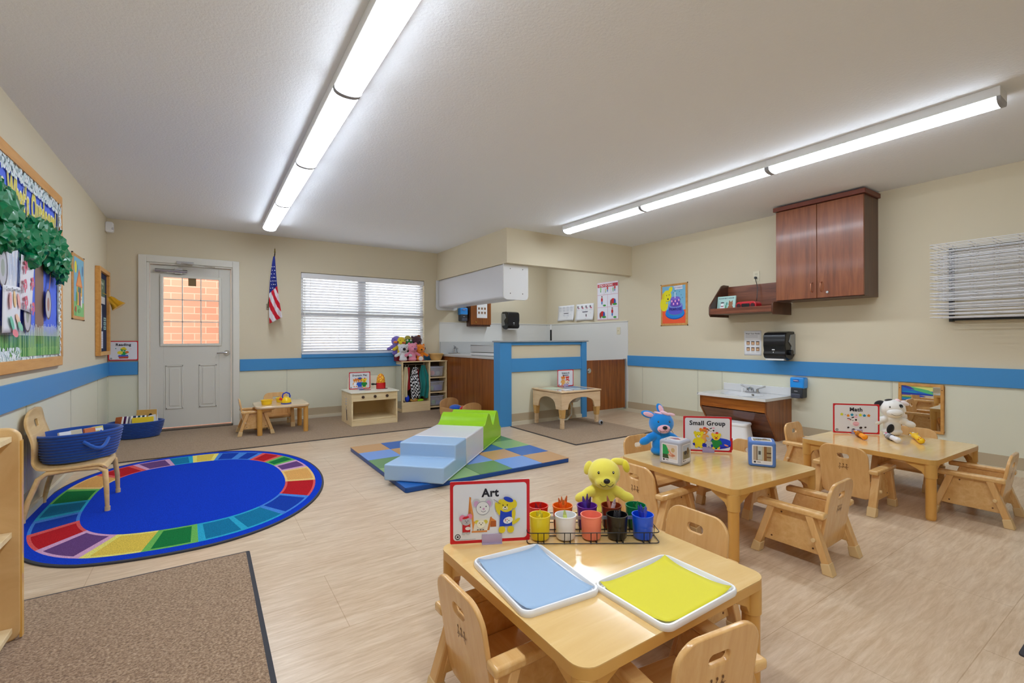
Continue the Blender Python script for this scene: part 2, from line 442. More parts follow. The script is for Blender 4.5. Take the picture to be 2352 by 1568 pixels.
# door ------------------------------------------------------------
def door():
    t = thing('door_1', None, None, (0, 0, 0)); t['kind'] = 'structure'
    m = MB()
    for a, b in ((-0.695, DX0 + .0), (DX1, 0.38)): m.box(a, b, YB - .028, YB + .0, 0, 2.215)
    m.box(DX0, DX1, YB - .028, YB, DZ1, 2.215)
    m.box(DX0 - .0, DX0 + .028, YB - .01, YB + .13, 0, DZ1).box(DX1 - .016, DX1, YB - .01, YB + .13, 0, DZ1).box(DX0 + .028, DX1 - .016, YB - .01, YB + .13, DZ1 - .02, DZ1)
    obj('door_frame', m, M_TRIMW, t, bevel=.004)
    y0, y1 = YB + .03, YB + .075
    gx0, gx1, gz0, gz1 = -0.452, 0.146, 1.109, 1.958
    m = MB(); lx0, lx1, lz0, lz1 = DX0 + .032, DX1 - .02, .045, DZ1 - .025
    m.box(lx0, gx0, y0, y1, lz0, lz1).box(gx1, lx1, y0, y1, lz0, lz1).box(gx0, gx1, y0, y1, lz0, gz0).box(gx0, gx1, y0, y1, gz1, lz1)
    leaf = obj('door_leaf', m, M_DOOR, t, bevel=.003)
    for px in ((-0.43, -0.245), (-0.078, 0.12)):
        x0, x1 = px; z0, z1 = 0.275, 0.835; m = MB()
        for a, b, c, d in ((x0, x1, z1 - .018, z1), (x0, x1, z0, z0 + .018), (x0, x0 + .018, z0, z1), (x1 - .018, x1, z0, z1)): m.box(a, b, y0 - .008, y0, c, d)
        m.box(x0 + .04, x1 - .04, y0 - .007, y0, z0 + .04, z1 - .04)
        obj('raised_panel', m, M_DOOR, leaf, bevel=.005)
    m = MB()
    for a, b, c, d in ((gx0 - .03, gx1 + .03, gz1, gz1 + .03), (gx0 - .03, gx1 + .03, gz0 - .03, gz0), (gx0 - .03, gx0, gz0, gz1), (gx1, gx1 + .03, gz0, gz1)): m.box(a, b, y0 - .014, y0 + .002, c, d)
    for i in (1, 2):
        x = gx0 + (gx1 - gx0) * i / 3; m.box(x - .006, x + .006, y0 - .002, y0 + .014, gz0, gz1)
        z = gz0 + (gz1 - gz0) * i / 3; m.box(gx0, gx1, y0 - .002, y0 + .014, z - .006, z + .006)
    obj('glazing_bars', m, M_TRIMW, leaf, bevel=.002)
    obj('glass_pane', MB().box(gx0, gx1, y0 + .02, y0 + .026, gz0, gz1), M_GLASS, leaf)
    m = MB().cyl((.235, y0, .985), (.235, y0 - .012, .985), .034, n=24).cyl((.235, y0 - .012, .985), (.235, y0 - .055, .985), .011).tube([(.235, y0 - .052, .985), (.19, y0 - .055, .987), (.12, y0 - .05, .98)], [.011, .010, .008])
    obj('door_handle', m, M_CHROME, t)
    m = MB().cyl((-.53, y0 - .035, 2.035), (-.20, y0 - .035, 2.035), .022, n=16).box(-.33, -.25, y0 - .05, y0, 2.0, 2.07)
    m.bar((-.29, y0 - .05, 2.09), (.1, y0 - .16, 2.095), .02, .008).bar((.1, y0 - .16, 2.1), (-.29, YB - .028, 2.14), .02, .008).box(-.31, -.13, YB - .045, YB - .028, 2.125, 2.16)
    obj('door_closer', m, M_CHROME, t)
    obj('threshold', MB().box(DX0, DX1, YB - .01, YB + .13, 0, .035), M_CHROME, t)
    obj('paper_note', MB().box(-.19, -.105, y0 + .012, y0 + .018, 1.86, 1.958), mat('note_brown', (132, 112, 78), .8), t)
door()

# window ----------------------------------------------------------
def window():
    t = thing('window_1', None, None); t['kind'] = 'structure'
    m = MB(); y0, y1 = YB + .075, YB + .13; x0, x1 = WX0, WX1; xm = 2.05
    for a, b in ((x0, x0 + .045), (x1 - .045, x1), (xm - .06, xm + .06)): m.box(a, b, y0, y1, WZ0, WZ1)
    for a, b in ((x0 + .045, xm - .06), (xm + .06, x1 - .045)):
        m.box(a, b, y0, y1, WZ0, WZ0 + .05).box(a, b, y0, y1, WZ1 - .05, WZ1).box(a, b, y0 - .01, y1 - .01, 1.49, 1.56)
    obj('window_frame', m, mat('window_vinyl', (205, 208, 214), .4), t, bevel=.003)
    for a, b in ((x0 + .045, xm - .06), (xm + .06, x1 - .045)):
        obj('window_pane', MB().box(a, b, y0 + .02, y0 + .026, WZ0 + .05, 1.49), M_GLASS, t)
        obj('window_pane', MB().box(a, b, y0 + .03, y0 + .036, 1.56, WZ1 - .05), M_GLASS, t)
window()
def blind():
    t = thing('window_blind', 'white horizontal slatted blind lowered over the window in the far wall', 'blind', (2.107, YB + .035, WZ0))
    w = 1.895; h = WZ1 - WZ0
    obj('headrail', MB().box(-w / 2, w / 2, -.035, .02, h - .085, h - .012), M_BLIND, t, bevel=.003)
    m = MB(); n = 27; a = R(34)
    for i in range(n):
        z = .045 + i * (h - .16) / (n - 1)
        M = Matrix.Translation((0, 0, z)) @ Matrix.Rotation(-a, 4, 'X')
        m.box(-w / 2 + .004, w / 2 - .004, -.024, .024, -.0015, .0015, 0, M)
    obj('slats', m, M_BLIND, t)
    m = MB()
    for x in (-.82, -.42, 0.02, .43, .82):
        for yy in (-.026, .026): m.box(x - .0015, x + .0015, yy - .001, yy + .001, .02, h - .08)
    obj('ladder_cord', m, M_WHITE, t)
    obj('bottom_rail', MB().box(-w / 2 + .004, w / 2 - .004, -.025, .025, .008, .028), M_BLIND, t, bevel=.002)
    obj('tilt_wand', MB().cyl((-w / 2 + .045, -.04, h - .09), (-w / 2 + .045, -.04, .3), .005, n=8), M_WHITE, t)
blind()

# outside -----------------------------------------------------------
def brick_outside():
    m = mat('outside_brick', (216, 140, 104), .85); n, l, b = nodes(m)
    br = n.new('ShaderNodeTexBrick'); br.inputs['Scale'].default_value = 1
    br.inputs['Brick Width'].default_value = .30; br.inputs['Row Height'].default_value = .105; br.inputs['Mortar Size'].default_value = .006
    br.inputs['Color1'].default_value = lin((168, 112, 88)); br.inputs['Color2'].default_value = lin((182, 128, 102)); br.inputs['Mortar'].default_value = lin((196, 152, 128))
    l.new(coords(m, kind='Object', rot=(R(90), 0, 0)), br.inputs['Vector']); l.new(br.outputs['Color'], b.inputs['Base Color'])
    bump(m, br.outputs['Fac'], -.6, .02)
    struct('wall_outside_brick', MB().box(-2.6, 0.75, 8.9, 9.1, -.1, 3.2), m)
    struct('ground_outside', MB().box(-6, 12, YB + .2, 22, -.2, -.1), mat('outside_concrete', (196, 192, 184), .9))
    fm = MB()
    fm.box(0.9, 12, 13, 13.05, -.1, 1.5)
    struct('fence_outside', fm, mat('fence_tan', (206, 188, 168), .8))
    fm = MB().box(2.0, 8, 15, 15.5, .5, 2.3)
    struct('house_outside', fm, mat('outside_house_pale', (170, 176, 176), .8))
brick_outside()

# alcove ------------------------------------------------------------
AX, AY = 3.295, 5.12
w = MB().box(AX, AX + .13, AY, YB, 2.16, H).box(AX + .13, XR, AY, AY + .13, 2.16, H)
struct('soffit', w, M_WALL)
# half-height wall with blue boards
w = MB(); hx0, hx1, hy0, hy1, hz = 3.235, 4.72, 5.2, 5.33, 1.115
w.box(hx0, hx1, hy0, hy1, 0, .70, 1).box(hx0, hx1, hy0, hy1, .70, hz, 0)
w.box(hx0 + .02, hx1 - .02, hy0 - .008, hy0, .05, .155, 2).box(hx0 + .02, hx1 - .02, hy0 - .03, hy0, 0, .05, 3)
struct('wall_partition', w, [M_WALL, M_WAIN, M_BASE, M_TOE])
m = MB(); y0, y1 = hy0 - .022, hy0
m.box(hx0 - .018, 3.395, y0 - .012, y1, 0, hz).box(4.64, hx1 + .015, y0 - .012, y1, 0, hz)
m.box(3.395, 4.64, y0, y1, 1.075, hz).box(3.395, 4.64, y0, y1, .715, .895)
m.box(hx0 - .018, hx0, hy0, hy1, 0, hz).box(hx1, hx1 + .015, hy0, hy1, 0, hz)
struct('trim_6', m, M_BLUE, bevel=.002)
struct('trim_7', MB().box(hx0 - .03, hx1 + .04, hy0 - .05, hy1 + .02, hz, hz + .02), mat('grey_cap', (150, 156, 162), .4), bevel=.003)
# white wall sheeting inside the alcove
struct('trim_8', MB().box(3.33, XR, YB - .006, YB, .9, 1.44).box(XR - .006, XR, 5.2, YB - .006, .15, 1.435).box(3.33, XR, YB - .014, YB, 1.44, 1.452).box(XR - .014, XR, 5.2, YB - .014, 1.435, 1.447), mat('white_wall_sheet', (226, 226, 222), .3))
# low wooden gate beside the partition
t = thing('wooden_gate', 'low walnut coloured gate with round steel knob between blue partition and right wall', 'gate', (4.775, 5.25, 0.06))
obj('gate_panel', MB().box(0, .84, -.018, .018, 0, .77), WALNUTG, t, bevel=.002)
obj('knob', MB().cyl((.06, -.018, .615), (.06, -.03, .615), .038, n=28).cyl((.06, -.03, .615), (.06, -.042, .615), .024, n=24), M_CHROME, t)
obj('hinge_strip', MB().box(.84, .866, -.02, .02, -.02, .78), mat('aluminium_strip', (176, 178, 180), .35, .7), t)
# changing counter
t = thing('changing_counter', 'walnut fronted counter with pale grey top running back beside the blue partition', 'counter', (3.34, 6.32, 0))
obj('front_panel', MB().box(0, .02, -.98, .99, 0, .875), WALNUTG, t)
obj('countertop', MB().box(-.02, .60, -.98, .99, .875, .91).box(.57, 1.2, .39, .99, .875, .91), mat('counter_grey', (205, 203, 200), .25), t, bevel=.004)
obj('backsplash', MB().box(0, 1.2, .968, .99, .91, 1.115), M_GREYLAM, t, bevel=.003)
m = MB().box(.14, .34, .90, .95, .91, .925).tube([(.24, .93, .92), (.24, .93, 1.0), (.24, .88, 1.03), (.24, .80, 1.0)], .012).tube([(.3, .93, .92), (.27, .9, .99), (.2, .86, 1.05)], .009)
obj('tap', m, M_CHROME, t)
obj('counter_side', MB().box(.05, 1.18, .36, .38, 0, .875), WALNUTG, t)
# white changing table surround seen over the partition
t = thing('changing_pad', 'white raised changing pad on the counter beside the blue partition', 'pad', (3.62, 5.75, .911))
obj('pad_base', MB().box(-.24, .22, -.36, .55, 0, .05), M_WHITE, t, bevel=.02, seg=3)
obj('raised_side', MB().box(-.24, -.19, -.36, .5, .05, .17).box(.17, .22, -.36, .5, .05, .17).box(-.24, .22, .5, .55, .05, .17), M_GREYLAM, t, bevel=.015)
# valance box hung from the soffit
t = thing('ceiling_valance', 'pale grey boxed valance with rounded white end plates under the soffit', 'valance', (3.3, 5.2, 1.64))
obj('valance_panel', MB().box(0.0, .34, .02, 2.08, .06, .519), mat('valance_grey', (214, 215, 220), .35), t, bevel=.03, seg=3)
for y in (0, 2.09):
    m = MB(); w0, h0 = .40, (.44 if y == 0 else .52); zc = .30 if y == 0 else .26
    pts = [(-.005, .519), (-.005, .09), (.01, .06), (.045, .045), (.34, .045), (.38, .06), (.395, .1), (.395, .519)]
    if y: pts = [(p[0] - .03, p[1] - (.03 if p[1] < .4 else 0)) for p in pts]
    Mx = Matrix(((1, 0, 0, 0), (0, 0, 1, y), (0, 1, 0, 0), (0, 0, 0, 1)))
    m.prism(pts, 0, .02, 0, Mx)
    e = obj('end_plate', m, mat('end_plate_white', (226, 226, 226), .4), t, bevel=.002)
    if y == 0:
        for sx, sz in ((.10, .46), (.30, .46), (.10, .13), (.30, .13)):
            obj('screw', MB().cyl((sx, -.004, sz), (sx, 0, sz), .007, n=10), M_CHROME, e)
# alcove cabinet, dispensers, pole
t = thing('small_wall_cabinet', 'small walnut wall cabinet with printed sheet taped to its door, inside the alcove', 'cabinet', (4.065, 7.245, 1.385))
obj('cabinet_body', MB().box(-.21, .21, -.045, .075, 0, .55), WALNUTD, t, bevel=.003)
obj('cabinet_door', MB().box(-.195, .215, -.065, -.046, .03, .55), WALNUTG, t, bevel=.003)
obj('cabinet_knob', MB().cyl((-.1, -.065, .075), (-.1, -.078, .075), .012), mat('brass', (200, 160, 80), .3, .9), t)
A = Art(); A.rect(-.075, .15, .135, .44, (240, 240, 240))
for i in range(3):
    for j in range(2): A.rect(-.05 + i * .06, .22 + j * .075, -.015 + i * .06, .262 + j * .075, (176, 132, 96)); A.ell(-.032 + i * .06, .242 + j * .075, .012, .01, (90, 70, 60))
A.make('printed_sheet', t, Matrix.Translation((0, -.066, 0)) @ FRONT)

def towel_dispenser(label, loc, rz):
    t = thing('towel_dispenser', label, 'dispenser', loc, rz)
    w, h, d = .275, .33, .225
    prof = [(0, .05), (0, h), (-.12, h), (-.19, h - .015), (-.215, h - .05), (-.218, .17), (-.205, .11), (-.218, .07), (-.2, .03), (-.13, .0), (-.05, .01)]
    Mx = Matrix(((0, 0, 1, 0), (1, 0, 0, 0), (0, 1, 0, 0), (0, 0, 0, 1)))
    obj('cover', MB().prism(prof, -w / 2 + .012, w / 2 - .012, 0, Mx), M_BLACKP, t, bevel=.012, seg=3, smooth=50)
    for s in (-1, 1):
        m = MB().prism([(0, .07), (0, h - .03), (-.10, h - .04), (-.14, h - .12), (-.08, .16), (-.11, .08)], s * (w / 2 - .012), s * (w / 2 - .004), 0, Mx)
        obj('side_cheek', m, mat('dispenser_grey', (150, 152, 150), .4), t)
    obj('feed_knob', MB().cyl((w / 2 - .01, -.12, .09), (w / 2 + .02, -.12, .09), .03, n=18), M_BLACKP, t)
    obj('paper_edge', MB().box(-w / 2 + .03, w / 2 - .04, -.19, -.05, .0, .018), mat('paper_towel', (222, 222, 220), .7), t)
    A = Art(); A.rect(-.02, .115, .012, .127, (210, 210, 210)); A.rect(-.008, .085, .002, .1, (190, 190, 190))
    A.make('badge', t, Matrix.Translation((0, -.219, 0)) @ FRONT)
    return t
towel_dispenser('black paper towel dispenser on the alcove wall behind the blue partition', (4.72, YB - .007, 1.335), 0)
towel_dispenser('black paper towel dispenser above blue band next to the hand washing sheet', (XR, 2.80, .905), -PI / 2)

def soap(label, loc, rz):
    t = thing('soap_dispenser', label, 'dispenser', loc, rz)
    blue = mat('clear_blue_plastic', (36, 150, 240), .15, coat=.5)
    obj('soap_tank', MB().prism(rrect(.15, .125, .02, 4, 0, .175), 0, .10, 0, FRONT), blue, t, bevel=.012, seg=3)
    obj('pump_housing', MB().prism(rrect(.13, .12, .015, 4, 0, .065), 0, .105, 0, FRONT), M_DKGREY, t, bevel=.01, seg=3)
    obj('push_bar', MB().prism(rrect(.10, .05, .012, 4, -.005, .03), .10, .125, 0, FRONT), mat('push_bar_grey', (74, 78, 92), .35), t, bevel=.008, seg=3)
    A = Art(); A.rect(-.035, .19, .025, .213, (40, 60, 160)); A.text('PURELL', -.005, .2015, .015, (240, 240, 245), .03)
    A.text('PURELL', -.005, .083, .011, (220, 220, 225), .03); A.make('lettering', t, Matrix.Translation((0, -.1055, 0)) @ FRONT)
soap('blue soap dispenser with charcoal pump mounted under the blue band right of the sink', (XR, 2.608, .478), -PI / 2)
soap('blue soap dispenser beside the small walnut cabinet in the alcove', (3.76, YB - .001, 1.47), 0)
m = MB().cyl((5.03, 6.4, 0), (5.03, 6.4, 1.33), .014, n=12)
t = thing('black_pole', 'thin black upright pole with a white tip behind the blue partition', 'pole', (5.03, 6.4, 0))
obj('pole_shaft', MB().cyl((0, 0, 0), (0, 0, 1.32), .016, n=12), M_BLACKP, t)
obj('white_tip', MB().cyl((0, 0, 1.32), (0, 0, 1.41), .014, n=12), M_WHITE, t)

# ceiling lights ------------------------------------------------------
def light(i, x, y0, y1, label, group):
    L = y1 - y0
    t = thing('ceiling_light', label, 'light', (x, (y0 + y1) / 2, H), 0, group)
    w = .155
    obj('housing', MB().box(-w / 2, w / 2, -L / 2, L / 2, -.058, 0), M_HOUS, t, bevel=.003)
    prof = [(w / 2 * math.cos(R(a)) * .93, -.058 - .040 * (abs(math.sin(R(a))) ** .7)) for a in range(0, 181, 12)]
    Mx = Matrix(((1, 0, 0, 0), (0, 0, 1, 0), (0, 1, 0, 0), (0, 0, 0, 1)))
    obj('diffuser', MB().prism(prof, -L / 2 + .017, L / 2 - .017, 0, Mx), M_LAMP, t, smooth=60)
    for s in (-1, 1):
        pr = [(p[0] * 1.06, -.05 + (p[1] + .05) * 1.06) for p in prof]
        obj('end_cap', MB().prism(pr, s * (L / 2 - .018), s * L / 2, 0, Mx), mat('end_cap_grey', (150, 150, 154), .4), t, smooth=60)
ys = [6.57, 5.30, 4.0, 2.70, 1.40, .10, -1.2, -2.3]
for i in range(7):
    pos = ['farthest lit tube light of the left run, near the door wall', 'lit tube light second from the door wall in the left run', 'lit tube light third from the door wall in the left run', 'nearest visible lit tube light of the left run, cut by the top edge',
           'lit tube light of the left run overhead', 'lit tube light of the left run behind the viewer', 'last lit tube light of the left run behind the viewer'][i]
    light(i, .672, ys[i + 1], ys[i], pos, 'tube lights in the left run')
ys = [4.66, 3.38, 2.04, .69]
for i in range(3):
    light(i, 3.93, ys[i + 1], ys[i], ['farthest lit tube light of the right run, near the alcove', 'middle lit tube light of the right run, in front of wall cabinet', 'nearest lit tube light of the right run with visible white end cap'][i], 'tube lights in the right run')
light(0, 4.6, 5.75, 6.95, 'lit tube light above the alcove hidden behind the soffit', 'tube light in the alcove')

# world and camera --------------------------------------------------
wd = bpy.data.worlds.new('World'); SC.world = wd; wd.use_nodes = True
bg = wd.node_tree.nodes['Background']; bg.inputs['Color'].default_value = (.86, .93, 1.0, 1); bg.inputs['Strength'].default_value = 2.8
cam = bpy.data.cameras.new('camera'); co = bpy.data.objects.new('camera', cam); COL.objects.link(co)
F = 1067.2; TH = .5825
cam.sensor_width = 36; cam.lens = F / 2352 * 36; cam.clip_start = .02
cam.shift_y = -(784 - 779.7) / 2352
Mc = Matrix.Rotation(-TH, 4, 'Z') @ Matrix.Rotation(PI / 2, 4, 'X') @ Matrix.Rotation(-.0027, 4, 'Z')
co.matrix_world = Matrix.Translation((0, 0, 1.15)) @ Mc
SC.camera = co
vs = SC.view_settings; vs.view_transform = 'Standard'; vs.look = 'None'; vs.gamma = 1; vs.use_curve_mapping = False; vs.exposure = 0.92
SC.cycles.use_denoising = True
SC.cycles.max_bounces = 10; SC.cycles.diffuse_bounces = 6; SC.cycles.glossy_bounces = 4; SC.cycles.transparent_max_bounces = 12
SC.cycles.sample_clamp_indirect = 8

# ================================================================ TODDLER TABLES AND CHAIRS
TZ = .385
def table_proto(w, d, z, label, loc, rz, leg_r=.0275, group='toddler tables with banded maple tops'):
    t = thing('toddler_table', label, 'table', loc, rz, group)
    m = MB().prism(rrect(w, d, .05, 6), z - .003, z, 0)
    m.prism(rrect(w + .0, d + .0, .05, 6), z - .032, z - .003, 1)
    obj('tabletop', m, [TABLETOP, TABLEEDGE], t, smooth=30)
    for sx in (-1, 1):
        for sy in (-1, 1):
            lx, ly = sx * (w / 2 - .036), sy * (d / 2 - .036)
            m = MB().cyl((lx, ly, .012), (lx, ly, z - .115), leg_r, n=24).cyl((lx, ly, 0), (lx, ly, .012), leg_r - .004, leg_r, n=24)
            lg = obj('leg', m, TLEG, t)
            m = MB().cyl((lx, ly, z - .12), (lx, ly, z - .032), leg_r + .004, n=24)
            P1 = [(0, 0), (-sx * .135, 0), (-sx * .12, -.018), (-sx * .045, -.055), (-sx * .03, -.08), (0, -.08)]
            m.prism(P1, -.012, .012, 0, Matrix(((1, 0, 0, lx), (0, 0, 1, ly), (0, 1, 0, z - .032), (0, 0, 0, 1))))
            P2 = [(0, 0), (-sy * .135, 0), (-sy * .12, -.018), (-sy * .045, -.055), (-sy * .03, -.08), (0, -.08)]
            m.prism(P2, -.012, .012, 0, Matrix(((0, 0, 1, lx), (1, 0, 0, ly), (0, 1, 0, z - .032), (0, 0, 0, 1))))
            obj('leg_bracket', m, TABLEEDGE, lg, bevel=.002)
    return t
T1 = table_proto(.795, .79, TZ, 'nearest toddler table, holding the two trays and the wire caddy of cups', (1.117, 1.195, 0), 0)
T2 = table_proto(.79, .83, TZ, 'middle toddler table, holding the blue bunny puppet and two photo cubes', (2.648, 1.731, 0), R(-3.2))
T3 = table_proto(.84, .81, TZ, 'toddler table by the right wall, holding the cow puppet and animal torches', (4.235, 1.356, 0), R(-2))

def chair_proto():
    t = thing('toddler_chair', 'x', 'chair', (0, 0, 0), 0, 'low maple chairs with slotted backs')
    W = .19; lt = .045
    for s in (-1, 1):
        x0, x1 = (s * W, s * (W - lt))
        xa, xb = min(x0, x1), max(x0, x1)
        # trapezoid side board set in between the legs
        xi = s * (W - .030)
        a, b = min(xi, xi - s * .016), max(xi, xi - s * .016)
        pts = [(-.152, .075), (.152, .075), (.098, .262), (-.098, .262)]
        sd = obj('side_panel', MB().prism(pts, a, b, 0, Matrix(((0, 0, 1, 0), (1, 0, 0, 0), (0, 1, 0, 0), (0, 0, 0, 1)))), MAPLEX, t, bevel=.003)
        for yy in (-.1, .1, .05):
            obj('screw_hole', MB().cyl((s * (W - .0305), yy, .1 if yy < .05 else (.1 if yy == .1 else .24)), (s * (W - .0285), yy, .1 if yy < .05 else (.1 if yy == .1 else .24)), .0045, n=10), acol((96, 60, 34)), sd)
        for e in (-1, 1):
            p0 = Vector(((xa + xb) / 2, e * .165, .048)); p1 = Vector(((xa + xb) / 2, e * .09, .268))
            lg = obj('leg', MB().bar(p0, p1, lt, .034, 0, (0, 1, 0)), MAPLEV, t, bevel=.004)
            pts = [(e * .1, 0), (e * .145, 0), (e * .196, 0), (e * .192, .01), (e * .178, .062), (e * .143, .050)]
            pts = [(e * .152, 0), (e * .200, 0), (e * .181, .060), (e * .143, .050)]
            obj('nylon_boot', MB().prism(pts, xa - .003, xb + .003, 0, Matrix(((0, 0, 1, 0), (1, 0, 0, 0), (0, 1, 0, 0), (0, 0, 0, 1)))), BOOT, lg, bevel=.004)
        obj('armrest', MB().box(xa - .004, xb + .004, -.16, .165, .262, .292), MAPLEX, t, bevel=.009, seg=3)
        # small bolt block by the rear leg
        obj('seat_bolt', MB().cyl((s * (W - .03), -.115, .155), (s * (W + .012), -.115, .155), .010, n=14), BOOT, t, bevel=.002)
    obj('seat', MB().box(-.143, .143, -.13, .13, .125, .143), MAPLEX, t, bevel=.004)
    # back panel with slot
    n = 5; out = []
    w, h = .290, .350
    def loop(hw, z0, z1, rt, rb, k=7):
        pts = []
        for (sx, zc, a0, r, cz) in ((1, 1, 0, rt, z1), (-1, 1, 90, rt, z1), (-1, -1, 180, rb, z0), (1, -1, 270, rb, z0)):
            for i in range(k + 1):
                a = R(a0 + 90 * i / k)
                pts.append((sx * (hw - r) + r * math.cos(a), cz - zc * r + r * math.sin(a)))
        return pts
    o1 = loop(w / 2, 0, h, .07, .035); i1 = loop(.036, h - .088, h - .056, .0155, .0155)
    Mx = Matrix.Translation((0, -.118, .082)) @ Matrix.Rotation(R(9), 4, 'X') @ FRONT
    bk = obj('backrest', MB().holed(o1, i1, -.008, .008, 0, Mx), MAPLEV, t, bevel=.005, seg=3)
    A = Art(); br = (112, 72, 34); z0 = .192
    for q in range(3):
        x = -.02 + q * .02
        A.line([(x - .006, z0), (x - .001, z0 + .02), (x + .004, z0 + .028)], .0022, br); A.ell(x, z0 + .03, .0035, .004, br); A.line([(x - .002, z0 + .016), (x + .008, z0 + .008)], .002, br)
    A.line([(-.03, z0 + .004), (.032, z0 + .014)], .002, br); A.line([(-.02, z0), (-.024, z0 - .008)], .003, br); A.line([(.02, z0 + .008), (.022, z0 - .006)], .003, br)
    A.make('burnt_mark', bk, Mx @ Matrix.Translation((0, 0, .0081)))
    return t
CH = chair_proto()
chairs = [
    ((.785, 1.225, 0), -90, 'toddler chair pushed in at the left side of the nearest table, below the blue tray'),
    ((1.09, .85, 0), -8, 'toddler chair at the bottom edge of the picture in front of the yellow tray'),
    ((1.555, 1.205, 0), 90, 'toddler chair on the far right side of the nearest table, only its slotted back showing'),
    ((2.695, 1.222, 0), 2, 'toddler chair standing in the open at the near right side of the middle table'),
    ((2.235, 1.86, 0), -90, 'toddler chair at the left side of the middle table, behind the yellow dog puppet'),
    ((2.72, 2.25, 0), 180, 'toddler chair behind the middle table below the blue bunny puppet'),
    ((3.07, 1.83, 0), 90, 'toddler chair behind the middle table mostly hidden by the blue photo cube'),
    ((3.775, 1.40, 0), -90, 'toddler chair at the left long side of the cow puppet table, back towards viewer'),
    ((4.22, .872, 0), 2, 'toddler chair at the right end of the cow puppet table, cut by picture edge'),
    ((4.25, 1.86, 0), 180, 'toddler chair behind the left corner of the cow puppet table, beside the sink'),
    ((4.66, 1.36, 0), 90, 'toddler chair behind the cow puppet table with its back under the mirror'),
    ((.505, 6.535, .012), -90, 'toddler chair at the left end of the small play table near the door'),
    ((.79, 6.90, .012), 180, 'toddler chair behind the small play table with its back to the wall'),
]
for i, (p, a, lab) in enumerate(chairs):
    if i == 0:
        c = CH; c.location = p; c.rotation_euler = (0, 0, R(a)); c['label'] = lab
    else:
        c = copy_tree(CH, None, p, R(a), lab)

# small play table by the far wall
def play_table():
    t = thing('play_table', 'small pale maple table with rounded corners near the door, set with yellow play dishes', 'table', (.79, 6.53, .012), 0)
    w, d, z = .60, .56, .345
    obj('tabletop', MB().prism(rrect(w, d, .07, 6), z - .03, z), wood('pale_table_top', [(.3, (214, 184, 146)), (.6, (228, 200, 164))], (3, 24, 24), .15, .4), t, bevel=.008, seg=3)
    for sx in (-1, 1):
        for sy in (-1, 1):
            lx, ly = sx * (w / 2 - .045), sy * (d / 2 - .045)
            lg = obj('leg', MB().cyl((lx, ly, 0), (lx, ly, z - .03), .028, n=20), TLEG, t)
            m = MB().prism([(0, 0), (-sx * .17, 0), (-sx * .15, -.015), (-sx * .05, -.026), (0, -.03)], -.014, .014, 0, Matrix(((1, 0, 0, lx), (0, 0, 1, ly), (0, 1, 0, z - .03), (0, 0, 0, 1))))
            m.prism([(0, 0), (-sy * .06, 0), (-sy * .05, -.02), (0, -.03)], -.014, .014, 0, Matrix(((0, 0, 1, lx), (1, 0, 0, ly), (0, 1, 0, z - .03), (0, 0, 0, 1))))
            obj('leg_bracket', m, TLEG, lg, bevel=.002)
play_table()

# ================================================================ MATS AND RUGS
def flat_mat(name, label, x0, x1, y0, y1, m, edge=.018, h=.011, rz=0, th=None, kind='mat'):
    t = thing(name, label, kind, ((x0 + x1) / 2, (y0 + y1) / 2, 0), rz)
    w, d = (x1 - x0), (y1 - y0)
    obj('rubber_border', MB().prism(rrect(w, d, .012, 3), 0, h * .6), M_EDGE, t)
    obj('pile', MB().box(-w / 2 + edge, w / 2 - edge, -d / 2 + edge, d / 2 - edge, .001, h), m, t, bevel=.002)
flat_mat('floor_mat', 'brown carpet mat with dark rubber edge in the lower left foreground', -.96, .196, .3, 2.90, M_MATBROWN)
flat_mat('carpet_runner', 'long brown carpet along the far wall under the small table and play stove', -.945, 3.32, 5.672, 7.28, M_RUGBROWN, .01)
flat_mat('floor_mat', 'brown carpet mat under the sensory table in front of the blue partition', 3.35, 4.62, 3.83, 5.14, M_RUGBROWN, .012)
flat_mat('floor_mat', 'dark rubber edged mat cut off at the lower right corner of the picture', 2.46, 3.6, -.5, .40, M_EDGE, .04)

